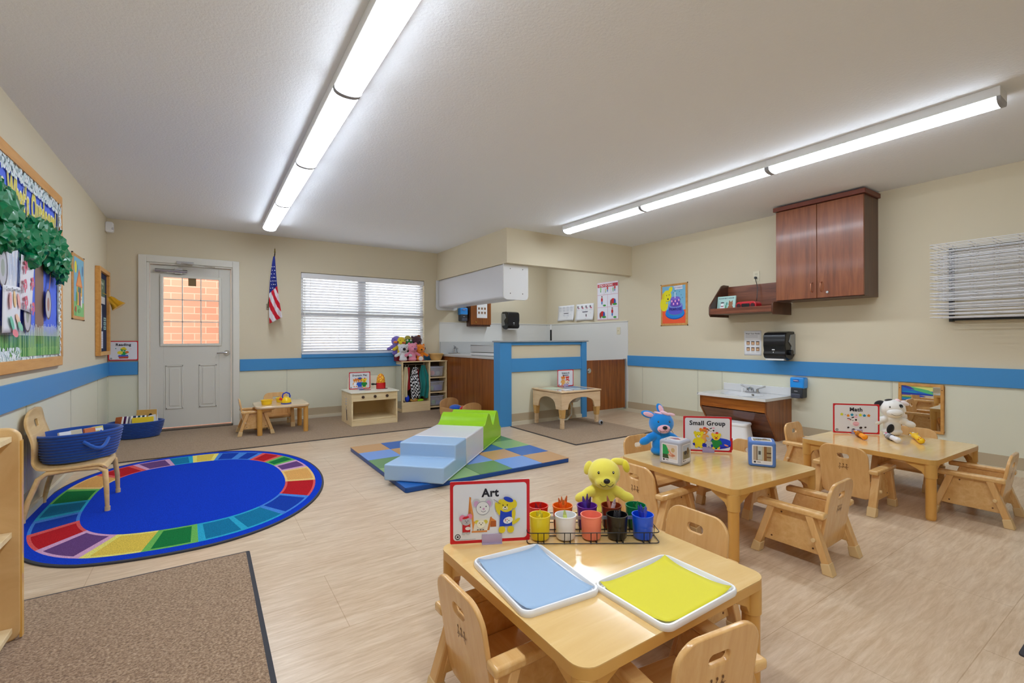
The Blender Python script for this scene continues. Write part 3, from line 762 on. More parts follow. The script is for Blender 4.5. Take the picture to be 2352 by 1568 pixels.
def oval_rug():
    cx, cy, a, b = -.075, 4.375, .905, 1.29
    t = thing('oval_rug', 'oval blue rug ringed with red, purple, yellow, green and teal blocks', 'rug', (cx, cy, 0))
    def pile(nm, c):
        m = mat(nm, c, 1.0, spec=.03, sheen=.03); n_, l_, b_ = nodes(m)
        f = noise_tex(m, coords(m), 220, 3, .7)
        dk = tuple(int(v * .8) for v in c); lt = tuple(min(255, int(v * 1.12 + 6)) for v in c)
        l_.new(ramp(m, f, [(.3, dk), (.7, lt)]), b_.inputs['Base Color']); bump(m, f, .4, .006); return m
    BL = pile('rug_blue', (6, 54, 186)); cols = {'red': (176, 22, 32), 'pur': (98, 62, 116), 'yel': (214, 184, 74), 'grn': (16, 112, 56), 'tea': (14, 112, 152), 'ora': (214, 158, 86), 'dbl': (14, 56, 158)}
    lights = {'red': (214, 84, 84), 'pur': (204, 156, 190), 'yel': (228, 214, 110), 'grn': (104, 176, 84), 'tea': (40, 160, 196), 'ora': (232, 190, 120), 'dbl': (66, 126, 208)}
    mats = [BL, M_EDGE]; idx = {}
    for k, c in cols.items(): idx[k] = len(mats); mats.append(pile('rug_' + k, c))
    for k, c in lights.items(): idx['l' + k] = len(mats); mats.append(pile('rug_line_' + k, c))
    def P(s, th):            # s = 0 centre .. 1 rim ; blends from rounded box (inner) to ellipse (outer)
        c_, s_ = math.cos(th), math.sin(th)
        ex = (2.1 if c_ > 0 else 2.1 + .55 * min(1, -c_ * 2)) + .7 * (1 - s)
        k = (abs(c_) ** ex + abs(s_) ** ex) ** (-1 / ex)
        return (s * a * k * c_, s * b * k * s_)
    n = 144; m = MB()
    r_in, r_out = .685, .93
    def ringfaces(s0, s1, fn, z0=.010, z1=.010):
        for i in range(n):
            t0, t1 = 2 * PI * i / n, 2 * PI * (i + 1) / n
            q = [P(s0, t0), P(s1, t0), P(s1, t1), P(s0, t1)]
            m.add([(q[0][0], q[0][1], z0), (q[1][0], q[1][1], z1), (q[2][0], q[2][1], z1), (q[3][0], q[3][1], z0)], [(0, 1, 2, 3)], fn((i + .5) / n * 360))
    m.add([(P(r_in, 2 * PI * i / n)[0], P(r_in, 2 * PI * i / n)[1], .010) for i in range(n)], [list(range(n))], 0)
    # block sequence, degrees counter-clockwise from +x
    seq = [(-14, 8, 'ora'), (8, 22, 'pur'), (22, 35, 'grn'), (35, 50, 'red'), (50, 62, 'dbl'), (62, 78, 'dbl'), (78, 92, 'yel'), (92, 106, 'tea'), (106, 122, 'pur'), (122, 139, 'red'), (139, 158, 'ora'), (158, 176, 'grn'), (176, 192, 'tea'), (192, 206, 'dbl'), (206, 221, 'red'), (221, 238, 'pur'), (238, 256, 'yel'), (256, 272, 'grn'), (272, 289, 'tea'), (289, 306, 'tea'), (306, 324, 'dbl'), (324, 346, 'red')]
    def blk(d):
        for lo, hi, k in seq:
            for dd in (d, d - 360):
                if lo <= dd < hi: return lo, hi, k, dd
        return 0, 1, 'dbl', d
    def inner(d):
        lo, hi, k, dd = blk(d)
        return idx['l' + k] if (dd - lo < 2.2 or hi - dd < 2.2) else idx[k]
    def edge(d): return idx['l' + blk(d)[2]]
    ringfaces(r_in, r_in + .018, edge); ringfaces(r_in + .018, r_out - .018, inner); ringfaces(r_out - .018, r_out, edge)
    ringfaces(r_out, .985, lambda d: 0); ringfaces(.985, 1.0, lambda d: 1, .010, .009); ringfaces(1.0, 1.001, lambda d: 1, .009, 0)
    obj('rug_pile', m, mats, t, keepn=False)
oval_rug()

def tile_mat():
    t = thing('folding_play_mat', 'padded play mat of blue, green and tan squares under the foam blocks', 'play mat', (2.045, 4.145, 0))
    w = 1.60; h = .042
    cs = {'b': (24, 96, 176), 'l': (112, 152, 216), 'g': (98, 142, 84), 'G': (140, 178, 112), 't': (196, 150, 100)}
    keys = list(cs); mats = [mat('vinyl_' + k.replace('G', 'pale_green'), cs[k], .38, coat=.15) for k in keys] + [mat('vinyl_edge_blue', (14, 72, 148), .4)]
    obj('mat_edge', MB().prism(rrect(w, w, .02, 3), 0, h - .004), mats[-1], t, bevel=.006)
    rows = ['bGglt', 'tglbt', 'bltGg', 'gtbGl', 'tlgtb']   # columns west to east
    # five bands north-south seen in the photo
    rows = [['b', 'G', 'g', 'l', 't'], ['G', 'g', 'l', 't', 'b'], ['g', 'l', 't', 'b', 'G'], ['l', 't', 'b', 'G', 'g'], ['t', 'b', 'G', 'g', 'l']]
    q = w / 5
    for j in range(5):
        for i in range(5):
            k = rows[j][i]
            obj('mat_square', MB().box(-w / 2 + i * q + .001, -w / 2 + (i + 1) * q - .001, -w / 2 + j * q + .001, -w / 2 + (j + 1) * q - .001, h - .006, h), mats[keys.index(k)], t, bevel=.003)
tile_mat()

def foam():
    a = R(44); ox, oy = 1.165, 3.583; d = Vector((math.cos(a), math.sin(a), 0)); W = .50
    # local x = along the climber, local y = to the left ; origin at the right front bottom corner
    vin = lambda nm, c: mat(nm, c, .36, coat=.25)
    pale = vin('foam_pale_blue', (160, 192, 226)); wht = vin('foam_white', (214, 214, 218)); grn = vin('foam_lime', (150, 205, 20))
    zb = .043; X0, Y0 = 1.515, 3.255
    def P(s): return (X0 + d.x * s, Y0 + d.y * s, zb)
    SIDE = Matrix(((1, 0, 0, 0), (0, 0, 1, 0), (0, 1, 0, 0), (0, 0, 0, 1)))
    t = thing('foam_step_block', 'pale blue vinyl foam step block at the near end of the climber', 'foam block', P(0), a)
    obj('step_body', MB().prism([(0, 0), (.555, 0), (.555, .245), (.275, .245), (.275, .128), (0, .128)], 0, W, 0, SIDE), pale, t, bevel=.012, seg=3)
    obj('zipper_seam', MB().box(.01, .545, -.003, .0, .012, .018), mat('seam_pale', (214, 222, 232), .5), t)
    t = thing('foam_ramp_block', 'white vinyl foam block in the middle of the climber', 'foam block', P(.558), a)
    obj('ramp_body', MB().prism([(0, 0), (.545, 0), (.545, .245), (0, .245)], 0, W, 0, SIDE), wht, t, bevel=.012, seg=3)
    obj('zipper_seam', MB().box(.01, .535, -.003, .0, .012, .018), mat('seam_white', (232, 232, 232), .5), t)
    t = thing('foam_wave_block', 'lime green vinyl foam wave block at the far end of the climber', 'foam block', P(1.106), a)
    prof = [(0, 0), (.70, 0), (.70, .12)]
    ks = [(.70, .12), (.66, .135), (.62, .20), (.57, .29), (.51, .325), (.45, .29), (.40, .22), (.36, .195), (.31, .23), (.25, .31), (.19, .345), (.13, .32), (.08, .27), (.03, .245), (0, .245)]
    fine = []
    for i in range(len(ks) - 1):
        p0 = ks[max(i - 1, 0)]; p1 = ks[i]; p2 = ks[i + 1]; p3 = ks[min(i + 2, len(ks) - 1)]
        for q in range(4):
            u = q / 4
            fine.append(tuple(.5 * ((2 * p1[k]) + (-p0[k] + p2[k]) * u + (2 * p0[k] - 5 * p1[k] + 4 * p2[k] - p3[k]) * u * u + (-p0[k] + 3 * p1[k] - 3 * p2[k] + p3[k]) * u ** 3) for k in (0, 1)))
    fine.append(ks[-1])
    obj('wave_body', MB().prism([(0, 0), (.70, 0)] + fine, 0, W, 0, SIDE), grn, t, smooth=50, bevel=.008)
    obj('zipper_seam', MB().box(.01, .69, -.003, .0, .012, .018), mat('seam_lime', (190, 226, 110), .5), t)
foam()

# ================================================================ RIGHT WALL
def wall_cabinet():
    t = thing('wall_cabinet', 'tall two door walnut cabinet hung high on the right wall', 'cabinet', (XR, 2.29, 1.567), -PI / 2)
    w, d, h = .826, .33, .99
    obj('carcass', MB().box(-w / 2, w / 2, -d, 0, 0, h), WALNUTD, t, bevel=.002)
    obj('crown', MB().box(-w / 2 - .022, w / 2 + .022, -d - .045, 0, h, h + .045), mat('walnut_crown', (112, 56, 40), .35), t, bevel=.004)
    for s in (-1, 1):
        x0, x1 = (-w / 2, -.002) if s < 0 else (.002, w / 2)
        dr = obj('cabinet_door', MB().box(x0, x1, -d - .022, -d - .001, .008, h - .006), WALNUT, t, bevel=.002)
        x = s * .045; pts = [(x, -d - .022, .07), (x, -d - .05, .085), (x, -d - .055, .12), (x, -d - .05, .155), (x, -d - .022, .17)]
        obj('pull_handle', MB().tube(pts, .0055, 10), mat('satin_copper', (190, 130, 100), .3, .8), dr)
        if s > 0: obj('lock', MB().cyl((.10, -d - .022, .06), (.10, -d - .03, .06), .012, n=18), M_CHROME, dr)
wall_cabinet()
def wall_shelf():
    t = thing('wall_shelf', 'walnut wall shelf with angled sides left of the tall cabinet', 'shelf', (XR, 3.105, 1.425), -PI / 2)
    w = .79
    SD = Matrix(((0, 0, 1, 0), (1, 0, 0, 0), (0, 1, 0, 0), (0, 0, 0, 1)))
    pl = [(0, 0), (-.38, 0), (-.405, .03), (-.405, .12), (-.39, .15), (-.15, .40), (-.11, .415), (0, .415)]
    pr = [(0, 0), (-.38, 0), (-.405, .03), (-.405, .12), (-.38, .14), (-.34, .142), (0, .142)]
    obj('side_bracket', MB().prism(pl, -w / 2, -w / 2 + .02, 0, SD), WALNUTD, t, bevel=.004)
    obj('side_bracket', MB().prism(pr, w / 2 - .02, w / 2, 0, SD), WALNUTD, t, bevel=.004)
    obj('back_board', MB().box(-w / 2 + .02, w / 2 - .02, -.018, 0, .05, .395), WALNUTH2, t)
    obj('shelf_board', MB().box(-w / 2 + .02, w / 2 - .02, -.385, -.018, .03, .05), WALNUTD, t)
    obj('front_lip', MB().box(-w / 2 + .02, w / 2 - .02, -.405, -.386, .03, .10), WALNUTH2, t, bevel=.003)
WALNUTH2 = wood('walnut_shelf_grain', [(0.25, (84, 42, 26)), (0.45, (114, 62, 40)), (0.6, (134, 78, 52)), (0.8, (152, 94, 64))], (1.6, 22, 22), 0.3, 0.25, dist=.8)
wall_shelf()
# on the shelf
t = thing('picture_book', 'pale green picture book standing on the walnut wall shelf', 'book', (5.40, 3.355, 1.4755), -PI / 2, rot=(R(-8), 0, -PI / 2))
obj('cover', MB().box(-.12, .12, -.02, 0, 0, .205), mat('book_cover_mint', (176, 214, 206), .4), t, bevel=.002)
A = Art(); A.text("ROOSTER'S HOUSE", 0, .178, .022, (60, 70, 90), .03); A.ell(-.05, .055, .03, .035, (240, 240, 240)); A.ell(-.05, .1, .02, .02, (240, 240, 240)); A.ell(-.05, .125, .026, .008, (60, 50, 60)); A.ell(-.05, .08, .02, .006, (150, 40, 70))
A.ell(.06, .05, .035, .045, (150, 96, 60)); A.ell(.06, .105, .028, .028, (160, 106, 70)); A.poly([(.035, .12), (.042, .155), (.058, .13)], (150, 96, 60)); A.poly([(.066, .13), (.082, .152), (.086, .12)], (150, 96, 60)); A.rect(.02, .006, .10, .03, (226, 170, 60)); A.ell(-.0, .07, .01, .03, (90, 150, 110)); A.ell(.01, .11, .012, .02, (90, 160, 150))
A.make('cover_picture', t, Matrix.Translation((0, -.0205, 0)) @ FRONT)
t = thing('compact_stereo', 'small red portable stereo on the walnut wall shelf', 'stereo', (5.42, 3.08, 1.4755), -PI / 2)
obj('case', MB().prism(rrect(.25, .12, .045, 6, 0, .061), 0, .13, 0, Matrix.Translation((0, .06, 0)) @ FRONT), mat('stereo_red', (200, 24, 40), .25, coat=.4), t, bevel=.008, seg=3)
obj('control_panel', MB().prism(rrect(.10, .04, .012, 4, 0, .075), 0, .006, 0, Matrix.Translation((0, -.069, 0)) @ FRONT), M_BLACKP, t)
for s in (-1, 1): obj('speaker_grille', MB().cyl((s * .085, -.068, .07), (s * .085, -.074, .07), .027, n=20), mat('grille_dark', (60, 20, 26), .6), t)
t = thing('wall_outlet', 'pale outlet plate with a plugged in black cord above the wall shelf', 'outlet', (XR, 3.117, 1.86), -PI / 2)
obj('outlet_plate', MB().prism(rrect(.078, .122, .006, 3, 0, .061), 0, .006, 0, FRONT), mat('almond_plastic', (224, 216, 190), .4), t, bevel=.001)
obj('socket', MB().prism(rrect(.034, .03, .01, 4, 0, .085), .006, .008, 0, FRONT), mat('almond_socket', (206, 198, 172), .4), t)
obj('plug', MB().box(-.013, .013, -.035, -.006, .028, .054), M_BLACKP, t, bevel=.004)
pts = [(0, -.03, .035), (.02, -.05, .0), (.045, -.06, -.08), (.045, -.07, -.2), (.05, -.1, -.29), (.04, -.14, -.33)]
obj('cord', MB().tube(pts, .004, 8), M_BLACKP, t)

def poster_frame(name, label, cat, loc, rz, w, h, art_fn, rail=.022, cap=True):
    t = thing(name, label, cat, loc, rz)
    obj('board', MB().box(-w / 2, w / 2, -.012, 0, 0, h), OAK, t, bevel=.004)
    A = Art(); art_fn(A, w, h)
    A.make('printed_picture', t, Matrix.Translation((0, -.0125, 0)) @ FRONT)
    if cap:
        for sx in (-1, 1):
            for z in (0, h): obj('corner_clip', MB().box(sx * w / 2 - .006, sx * w / 2 + .006, -.014, .0, z - .006, z + .006), acol((60, 50, 40)), t, bevel=.003)
    return t
def cake_art(A, w, h):
    r = .03; x0, x1, y0, y1 = -w / 2 + r, w / 2 - r, r, h - r
    A.rect(x0, y0, x1, y1, (126, 190, 226)); A.rect(x0, y0, x1, y0 + .19, (244, 92, 50))
    bl = (30, 30, 60)
    A.ell(x0 + .03, y0 + .28, .07, .10, (236, 226, 20)); A.rect(x0, y0 + .19, x0 + .06, y0 + .30, (236, 226, 20))
    A.ell(x0 + .085, y0 + .40, .075, .085, (240, 230, 24)); A.ell(x0 + .145, y0 + .49, .03, .045, (240, 230, 24), -30); A.ell(x0 + .018, y0 + .40, .02, .05, (228, 216, 20))
    A.ell(x0 + .10, y0 + .355, .014, .012, bl); A.arc(x0 + .09, y0 + .34, .03, .02, 200, 340, .004, bl); A.ell(x0 + .075, y0 + .41, .006, .008, bl); A.ell(x0 + .12, y0 + .415, .006, .008, bl); A.ell(x0 + .075, y0 + .30, .012, .014, (150, 200, 200))
    A.ell(.02, y0 + .14, .165, .085, (20, 80, 170)); A.ell(.02, y0 + .15, .162, .08, (16, 132, 226))
    A.ell(.03, y0 + .165, .125, .055, (60, 160, 160)); A.rect(-.09, y0 + .165, .15, y0 + .26, (92, 92, 214)); A.ell(.03, y0 + .165, .12, .045, (92, 92, 214)); A.ell(.03, y0 + .26, .12, .042, (128, 140, 226))
    A.ell(.03, y0 + .265, .09, .03, (50, 120, 140)); A.rect(-.05, y0 + .265, .11, y0 + .36, (110, 66, 190)); A.ell(.03, y0 + .265, .08, .026, (110, 66, 190)); A.ell(.03, y0 + .36, .08, .026, (132, 110, 220))
    for x, y in ((-.03, .32), (.03, .318), (.09, .33), (-.0, .28), (.065, .28)): A.ell(x, y0 + y, .013, .017, (250, 180, 226))
    A.rect(.02, y0 + .36, .034, y0 + .45, (222, 236, 250)); A.ell(.027, y0 + .465, .007, .014, (60, 140, 170))
    A.text('PRIMROSE', .03, y0 + .20, .052, (36, 34, 120), .03, sx=.82)
    for x, y in ((.06, .48), (.1, .45), (.13, .40), (.05, .42), (.15, .36), (.12, .34), (-.0, .44)): A.ell(x, y0 + y, .006, .006, (50, 110, 160))
    A.poly([(-.0, y1 - .01), (.15, y1 - .0), (.155, y1 - .055), (.03, y1 - .06)], (230, 230, 244)); A.text('NOVEMBER', .08, y1 - .032, .026, (120, 120, 160), .01)
poster_frame('framed_poster', 'wood edged poster of a yellow dog and purple birthday cake on right wall', 'poster', (XR, 4.32, 1.35), -PI / 2, .455, .60, cake_art)
def barn_art(A, w, h):
    r = .03; x0, x1, y0, y1 = -w / 2 + r, w / 2 - r, r, h - r
    A.rect(x0, y0, x1, y1, (120, 186, 212)); A.rect(x0, y0, x1, y0 + .13, (120, 196, 116))
    A.ell(x0 + .06, y1 - .09, .045, .055, (240, 224, 30)); A.ell(x1 - .06, y1 - .1, .025, .05, (60, 110, 160)); A.ell(x0 + .13, y1 - .1, .01, .04, (60, 120, 100))
    A.rect(-.10, y0 + .10, .12, y0 + .27, (232, 178, 70)); A.poly([(-.13, y0 + .27), (.14, y0 + .27), (.0, y0 + .44)], (226, 110, 50)); A.poly([(-.1, y0 + .28), (.11, y0 + .28), (.0, y0 + .40)], (240, 160, 80)); A.rect(-.06, y0 + .22, .08, y0 + .27, (80, 150, 90))
    A.rect(-.01, y0 + .1, .05, y0 + .26, (80, 60, 110)); A.ell(.09, y0 + .12, .03, .04, (240, 240, 236)); A.ell(.1, y0 + .17, .022, .022, (240, 240, 236)); A.ell(.095, y0 + .165, .006, .01, (40, 40, 40))
    A.ell(x0 + .06, y0 + .06, .025, .03, (196, 60, 50)); A.line([(x0 + .06, y0 + .0), (x0 + .06, y0 + .05)], .008, (50, 120, 60)); A.ell(-.1, y0 + .16, .03, .06, (90, 160, 80)); A.ell(.0, y0 + .05, .05, .02, (90, 170, 90))
poster_frame('framed_poster', 'wood edged poster of an orange roofed house on the left wall', 'poster', (XL, 5.77, 1.345), PI / 2, .455, .59, barn_art)

def paper(name, label, cat, loc, rz, w, h, fn, curl=0.0, grp=None):
    t = thing(name, label, cat, loc, rz, grp)
    def g(u, v):
        x = (u - .5) * w; z = v * h
        return (x, -.003 - curl * (1 - v) ** 3 * abs(u - .5) * 2, z)
    obj('paper_sheet', MB().grid(g, 8, 8), mat('paper_white', (238, 238, 240), .7), t, solid=.001)
    A = Art(); fn(A, w, h)
    A.make('printing', t, Matrix.Translation((0, -.0042, 0)) @ FRONT)
    return t
def wash(A, w, h):
    A.text('Wash Your Hands', 0, h - .035, .022, (40, 40, 50), .02)
    for i in range(3): A.rect(-w * .42, h - .06 - i * .012, w * .3, h - .057 - i * .012, (170, 170, 176))
    for i in range(3):
        for j in range(2):
            x, y = -w * .36 + i * w * .28, .055 + j * .075
            A.rect(x, y, x + .042, y + .045, (176, 130, 92)); A.ell(x + .02, y + .02, .013, .01, (226, 190, 150)); A.rect(x, y + .035, x + .042, y + .045, (90, 80, 80)); A.rect(x, y - .012, x + .04, y - .008, (150, 150, 150))
paper('hand_washing_sheet', 'white hand washing instruction sheet taped beside the black towel dispenser', 'paper', (XR, 3.165, .948), -PI / 2, .215, .302, wash)
def choke(A, w, h):
    A.rect(-w / 2, 0, w / 2, h, (236, 196, 208)); A.rect(-w / 2 + .008, .008, w / 2 - .008, h - .008, (236, 236, 246)); A.rect(-w / 2 + .012, h - .085, w / 2 - .012, h - .03, (198, 28, 58)); A.text('CHILD CHOKING', -.045, h - .057, .05, (250, 235, 240), .03, sx=.78)
    pk = (206, 84, 124)
    for y in (.0 + .01, .215, .425): A.line([(-w / 2 + .01, y), (w / 2 - .01, y)], .004, pk)
    def per(x, y, s, top, leg, hair):
        A.ell(x, y + .075 * s, .013 * s, .036 * s, leg); A.ell(x, y + .125 * s, .022 * s, .036 * s, top); A.ell(x + .004, y + .175 * s, .014 * s, .014 * s, (214, 160, 120)); A.ell(x - .0, y + .182 * s, .014 * s, .01 * s, hair)
    A.line([(-.08, .43), (-.08, h - .1)], .003, pk); A.line([(.085, .43), (.085, h - .1)], .003, pk); A.line([(.0, .01), (.0, .425)], .003, pk)
    per(-.16, .44, .72, (150, 220, 130), (60, 170, 80), (50, 50, 60)); per(0, .44, .74, (200, 30, 40), (30, 110, 190), (60, 40, 40)); per(-.04, .44, .45, (190, 210, 110), (50, 140, 60), (50, 60, 40)); per(.17, .44, .74, (200, 24, 40), (30, 110, 180), (40, 50, 60)); per(.13, .44, .55, (120, 180, 90), (50, 150, 90), (60, 30, 30))
    for bx, by in ((-.13, .225), (.11, .02)):
        per(bx, by, .95, (200, 24, 40), (30, 100, 190), (60, 40, 50)); A.ell(bx + .06, by + .02, .035, .015, (60, 160, 60))
    for bx, by in ((.12, .225), (-.13, .02)):
        A.ell(bx + .01, by + .085, .05, .045, (206, 30, 40)); A.ell(bx - .035, by + .06, .022, .05, (150, 70, 50)); A.ell(bx + .05, by + .07, .02, .05, (40, 90, 180)); A.ell(bx + .05, by + .03, .05, .016, (60, 160, 60))
paper('first_aid_poster', 'pink bordered child choking first aid poster in the alcove', 'poster', (XR - .001, 5.65, 1.48), -PI / 2, .49, .64, choke)
def chart1(A, w, h):
    A.rect(-w * .45, h * .47, w * .45, h * .51, (50, 50, 60))
    for j in (.12, .30, .62, .80):
        for i in range(4):
            for q in range(3): A.rect(-w * .43 + i * w * .23, h * j + q * .014, -w * .27 + i * w * .23, h * j + q * .014 + .004, (190, 194, 204))
paper('changing_chart', 'plain printed chart with black bar on alcove wall, left of its pair', 'paper', (XR - .001, 6.73, 1.50), -PI / 2, .46, .285, chart1, .03)
def chart2(A, w, h):
    A.rect(-w * .2, h * .49, w * .25, h * .54, (50, 50, 70))
    for i in range(4):
        for j in (.2, .72):
            x = -w * .4 + i * w * .235; c = [(60, 50, 60), (210, 110, 130)]
            A.ell(x, h * j + .03, .012, .026, c[0]); A.ell(x + .02, h * j + .008, .022, .014, c[1] if i % 2 else (200, 150, 170)); A.rect(x - .03, h * j - .03, x + .05, h * j - .026, (180, 184, 196))
    A.ell(w * .33, h * .34, .026, .03, (226, 170, 90))
paper('changing_chart', 'printed chart with small pink figures on alcove wall, right of its pair', 'paper', (XR - .001, 6.21, 1.49), -PI / 2, .46, .295, chart2, .035)
t = thing('light_switch', 'pale switch plate on the white alcove wall beside the gate', 'switch', (XR - .0065, 5.40, 1.235), -PI / 2)
obj('switch_plate', MB().prism(rrect(.075, .12, .006, 3, 0, .055), 0, .006, 0, FRONT), MATS['almond_plastic'], t, bevel=.001)
obj('toggle', MB().box(-.005, .005, -.018, -.006, .048, .064), MATS['almond_socket'], t)

def vanity():
    t = thing('sink_vanity', 'low walnut sink vanity with white marble top against the right wall', 'vanity', (XR, 3.12, 0), -PI / 2)
    w = .82; d = .565
    SD = Matrix(((0, 0, 1, 0), (1, 0, 0, 0), (0, 1, 0, 0), (0, 0, 0, 1)))
    pr = [(0, 0), (-.31, 0), (-d + .02, .33), (-d + .02, .462), (0, .462)]
    for s in (-1, 1): obj('side_panel', MB().prism(pr, s * w / 2, s * (w / 2 - .02), 0, SD), WALNUTG, t, bevel=.002)
    obj('front_rail', MB().box(-w / 2 + .02, w / 2 - .02, -d + .022, -d + .04, .335, .462), WALNUTH, t, bevel=.003)
    m = MB().prism([(-.33, .045), (-.31, .03), (-d + .045, .325), (-d + .028, .325)], -w / 2 + .02, w / 2 - .02, 0, SD)
    obj('sloped_panel', m, WALNUTH3, t)
    obj('floor_plinth', MB().box(-w / 2 + .02, w / 2 - .02, -.31, -.28, 0, .05), WALNUTD, t)
    # top with sunken bowl
    nx, ny = 36, 26; W2 = .845; D2 = .59
    def g(u, v):
        x = (u - .5) * W2; y = -D2 * (1 - v)
        q = ((x + .0) / .22) ** 2 + ((y + .33) / .165) ** 2
        dz = -.085 * max(0, 1 - q) ** .55 if q < 1 else 0
        return (x, y, .495 + dz)
    m = MB().grid(g, nx, ny)
    obj('basin_top', m, MARBLE, t, smooth=60)
    m = MB().box(-W2 / 2, W2 / 2, -D2, -D2 + .02, .463, .4948).box(-W2 / 2, -W2 / 2 + .02, -D2, 0, .463, .4948).box(W2 / 2 - .02, W2 / 2, -D2, 0, .463, .4948)
    obj('top_edge', m, MARBLE, t, bevel=.003)
    obj('backsplash', MB().box(-W2 / 2, W2 / 2, -.022, 0, .495, .585), MARBLE, t, bevel=.004)
    obj('overflow_drain', MB().cyl((0.06, -.195, .478), (0.06, -.19, .486), .014, n=16), mat('drain_dark', (110, 104, 92), .3, .8), t)
    m = MB().prism(rrect(.17, .05, .02, 4, 0, -.09), .495, .512)
    m.tube([(0, -.09, .51), (0, -.10, .545), (0, -.14, .558), (0, -.19, .545), (0, -.205, .53)], [.018, .017, .014, .012, .012], 12)
    for s in (-1, 1):
        m.cyl((s * .06, -.09, .51), (s * .06, -.09, .545), .016, .013, n=14)
        m.tube([(s * .06, -.09, .545), (s * .10, -.085, .56), (s * .15, -.08, .58)], [.008, .007, .010], 10)
    obj('faucet', m, M_CHROME, t)
    obj('nozzle_cover', MB().cyl((-.105, -.13, .495), (-.105, -.13, .545), .013, n=12), M_WHITE, t)
WALNUTH3 = wood('walnut_sloped', [(0.25, (70, 34, 18)), (0.45, (96, 50, 28)), (0.6, (112, 62, 36)), (0.8, (132, 80, 50))], (1.6, 12, 26), 0.16, 0.6, dist=.8)
vanity()
t = thing('step_stool', 'small white plastic step stool under the sloped sink vanity', 'stool', (5.10, 3.04, 0), R(-80))
m = MB()
def fr(z, k): return [(p[0] * k, p[1] * k, z) for p in rrect(.30, .22, .05, 5)]
a, b_, c_ = fr(0, 1.08), fr(.02, 1.06), fr(.03, .98)
rings = [fr(0, 1.10), fr(.015, 1.10), fr(.02, 1.0), fr(.165, .84), fr(.17, .90), fr(.19, .90), fr(.196, .86)]
n = len(a); vsx = [p for r_ in rings for p in r_]
m.add(vsx, [(i * n + j, i * n + (j + 1) % n, (i + 1) * n + (j + 1) % n, (i + 1) * n + j) for i in range(len(rings) - 1) for j in range(n)] + [[(len(rings) - 1) * n + j for j in range(n)]])
obj('stool_shell', m, M_WHITE, t, smooth=40)

def mirror():
    t = thing('wall_mirror', 'small wood framed mirror low on the right wall behind the cow puppet', 'mirror', (XR, 1.545, .268), -PI / 2)
    w, h, r = .335, .455, .024
    m = MB().box(-w / 2, w / 2, -.022, 0, 0, r).box(-w / 2, w / 2, -.022, 0, h - r, h).box(-w / 2, -w / 2 + r, -.022, 0, r, h - r).box(w / 2 - r, w / 2, -.022, 0, r, h - r)
    obj('mirror_frame', m, OAK, t, bevel=.004)
    obj('mirror_glass', MB().box(-w / 2 + r, w / 2 - r, -.012, -.004, r, h - r), mat('mirror_silver', (232, 232, 230), .02, 1.0), t)
    A = Art(); x0, x1, y0, y1 = -w / 2 + r, .09, h - r - .085, h - r  # picture reflected in the mirror, painted as flat shapes over the glass
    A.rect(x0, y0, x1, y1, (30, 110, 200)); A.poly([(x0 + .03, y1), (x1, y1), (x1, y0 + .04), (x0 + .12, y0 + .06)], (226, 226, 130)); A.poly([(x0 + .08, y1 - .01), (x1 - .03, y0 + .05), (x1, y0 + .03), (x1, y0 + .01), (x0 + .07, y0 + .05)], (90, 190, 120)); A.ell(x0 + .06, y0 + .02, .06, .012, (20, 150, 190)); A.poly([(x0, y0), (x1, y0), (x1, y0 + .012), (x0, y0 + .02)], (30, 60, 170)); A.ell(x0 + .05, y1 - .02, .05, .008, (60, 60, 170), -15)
    A.make('painted_reflection', t, Matrix.Translation((0, -.0125, 0)) @ FRONT)
    for sx in (-1, 1): obj('frame_screw', MB().cyl((sx * (w / 2 - .012), -.022, h - .05), (sx * (w / 2 - .012), -.024, h - .05), .004, n=8), acol((70, 50, 30)), t)
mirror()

def rack():
    t = thing('drying_rack', 'wall mounted black frame rack of white wire drying shelves at right picture edge', 'rack', (XR, 1.335, 1.30), -PI / 2)
    L = .95; H0 = .665
    blk = M_BLACKP
    m = MB().box(0, .03, -.05, 0, 0, H0); obj('upright', m, blk, t, bevel=.002)
    obj('upright', MB().box(L - .03, L, -.05, 0, 0, H0), blk, t, bevel=.002)
    obj('bottom_bar', MB().box(.03, L - .03, -.045, -.02, .01, .035), blk, t)
    obj('top_bar', MB().box(.03, L - .03, -.045, -.02, H0 - .03, H0 - .012), blk, t)
    wht = mat('white_wire', (232, 234, 240), .35)
    n = 22; random.seed(3)
    for k in range(n):
        z = .035 + k * (.625 / (n - 1)) + random.uniform(-.005, .005); m = MB(); r = .0022; zf = random.uniform(-.006, .006)
        def zz(y): return z + zf * (-y / .39)
        for y in (-.05, -.13, -.22, -.31, -.395): m.tube([(-.04, y, zz(y)), (L + .02, y, zz(y))], r if y > -.39 else .003, 5)
        for x in (-.04, .0, .06, .2, .34, .48, .62, .76, .9): m.tube([(x, -.02, zz(0)), (x, -.395, zz(-.395))], r, 5)
        obj('wire_shelf', m, wht, t)
rack()

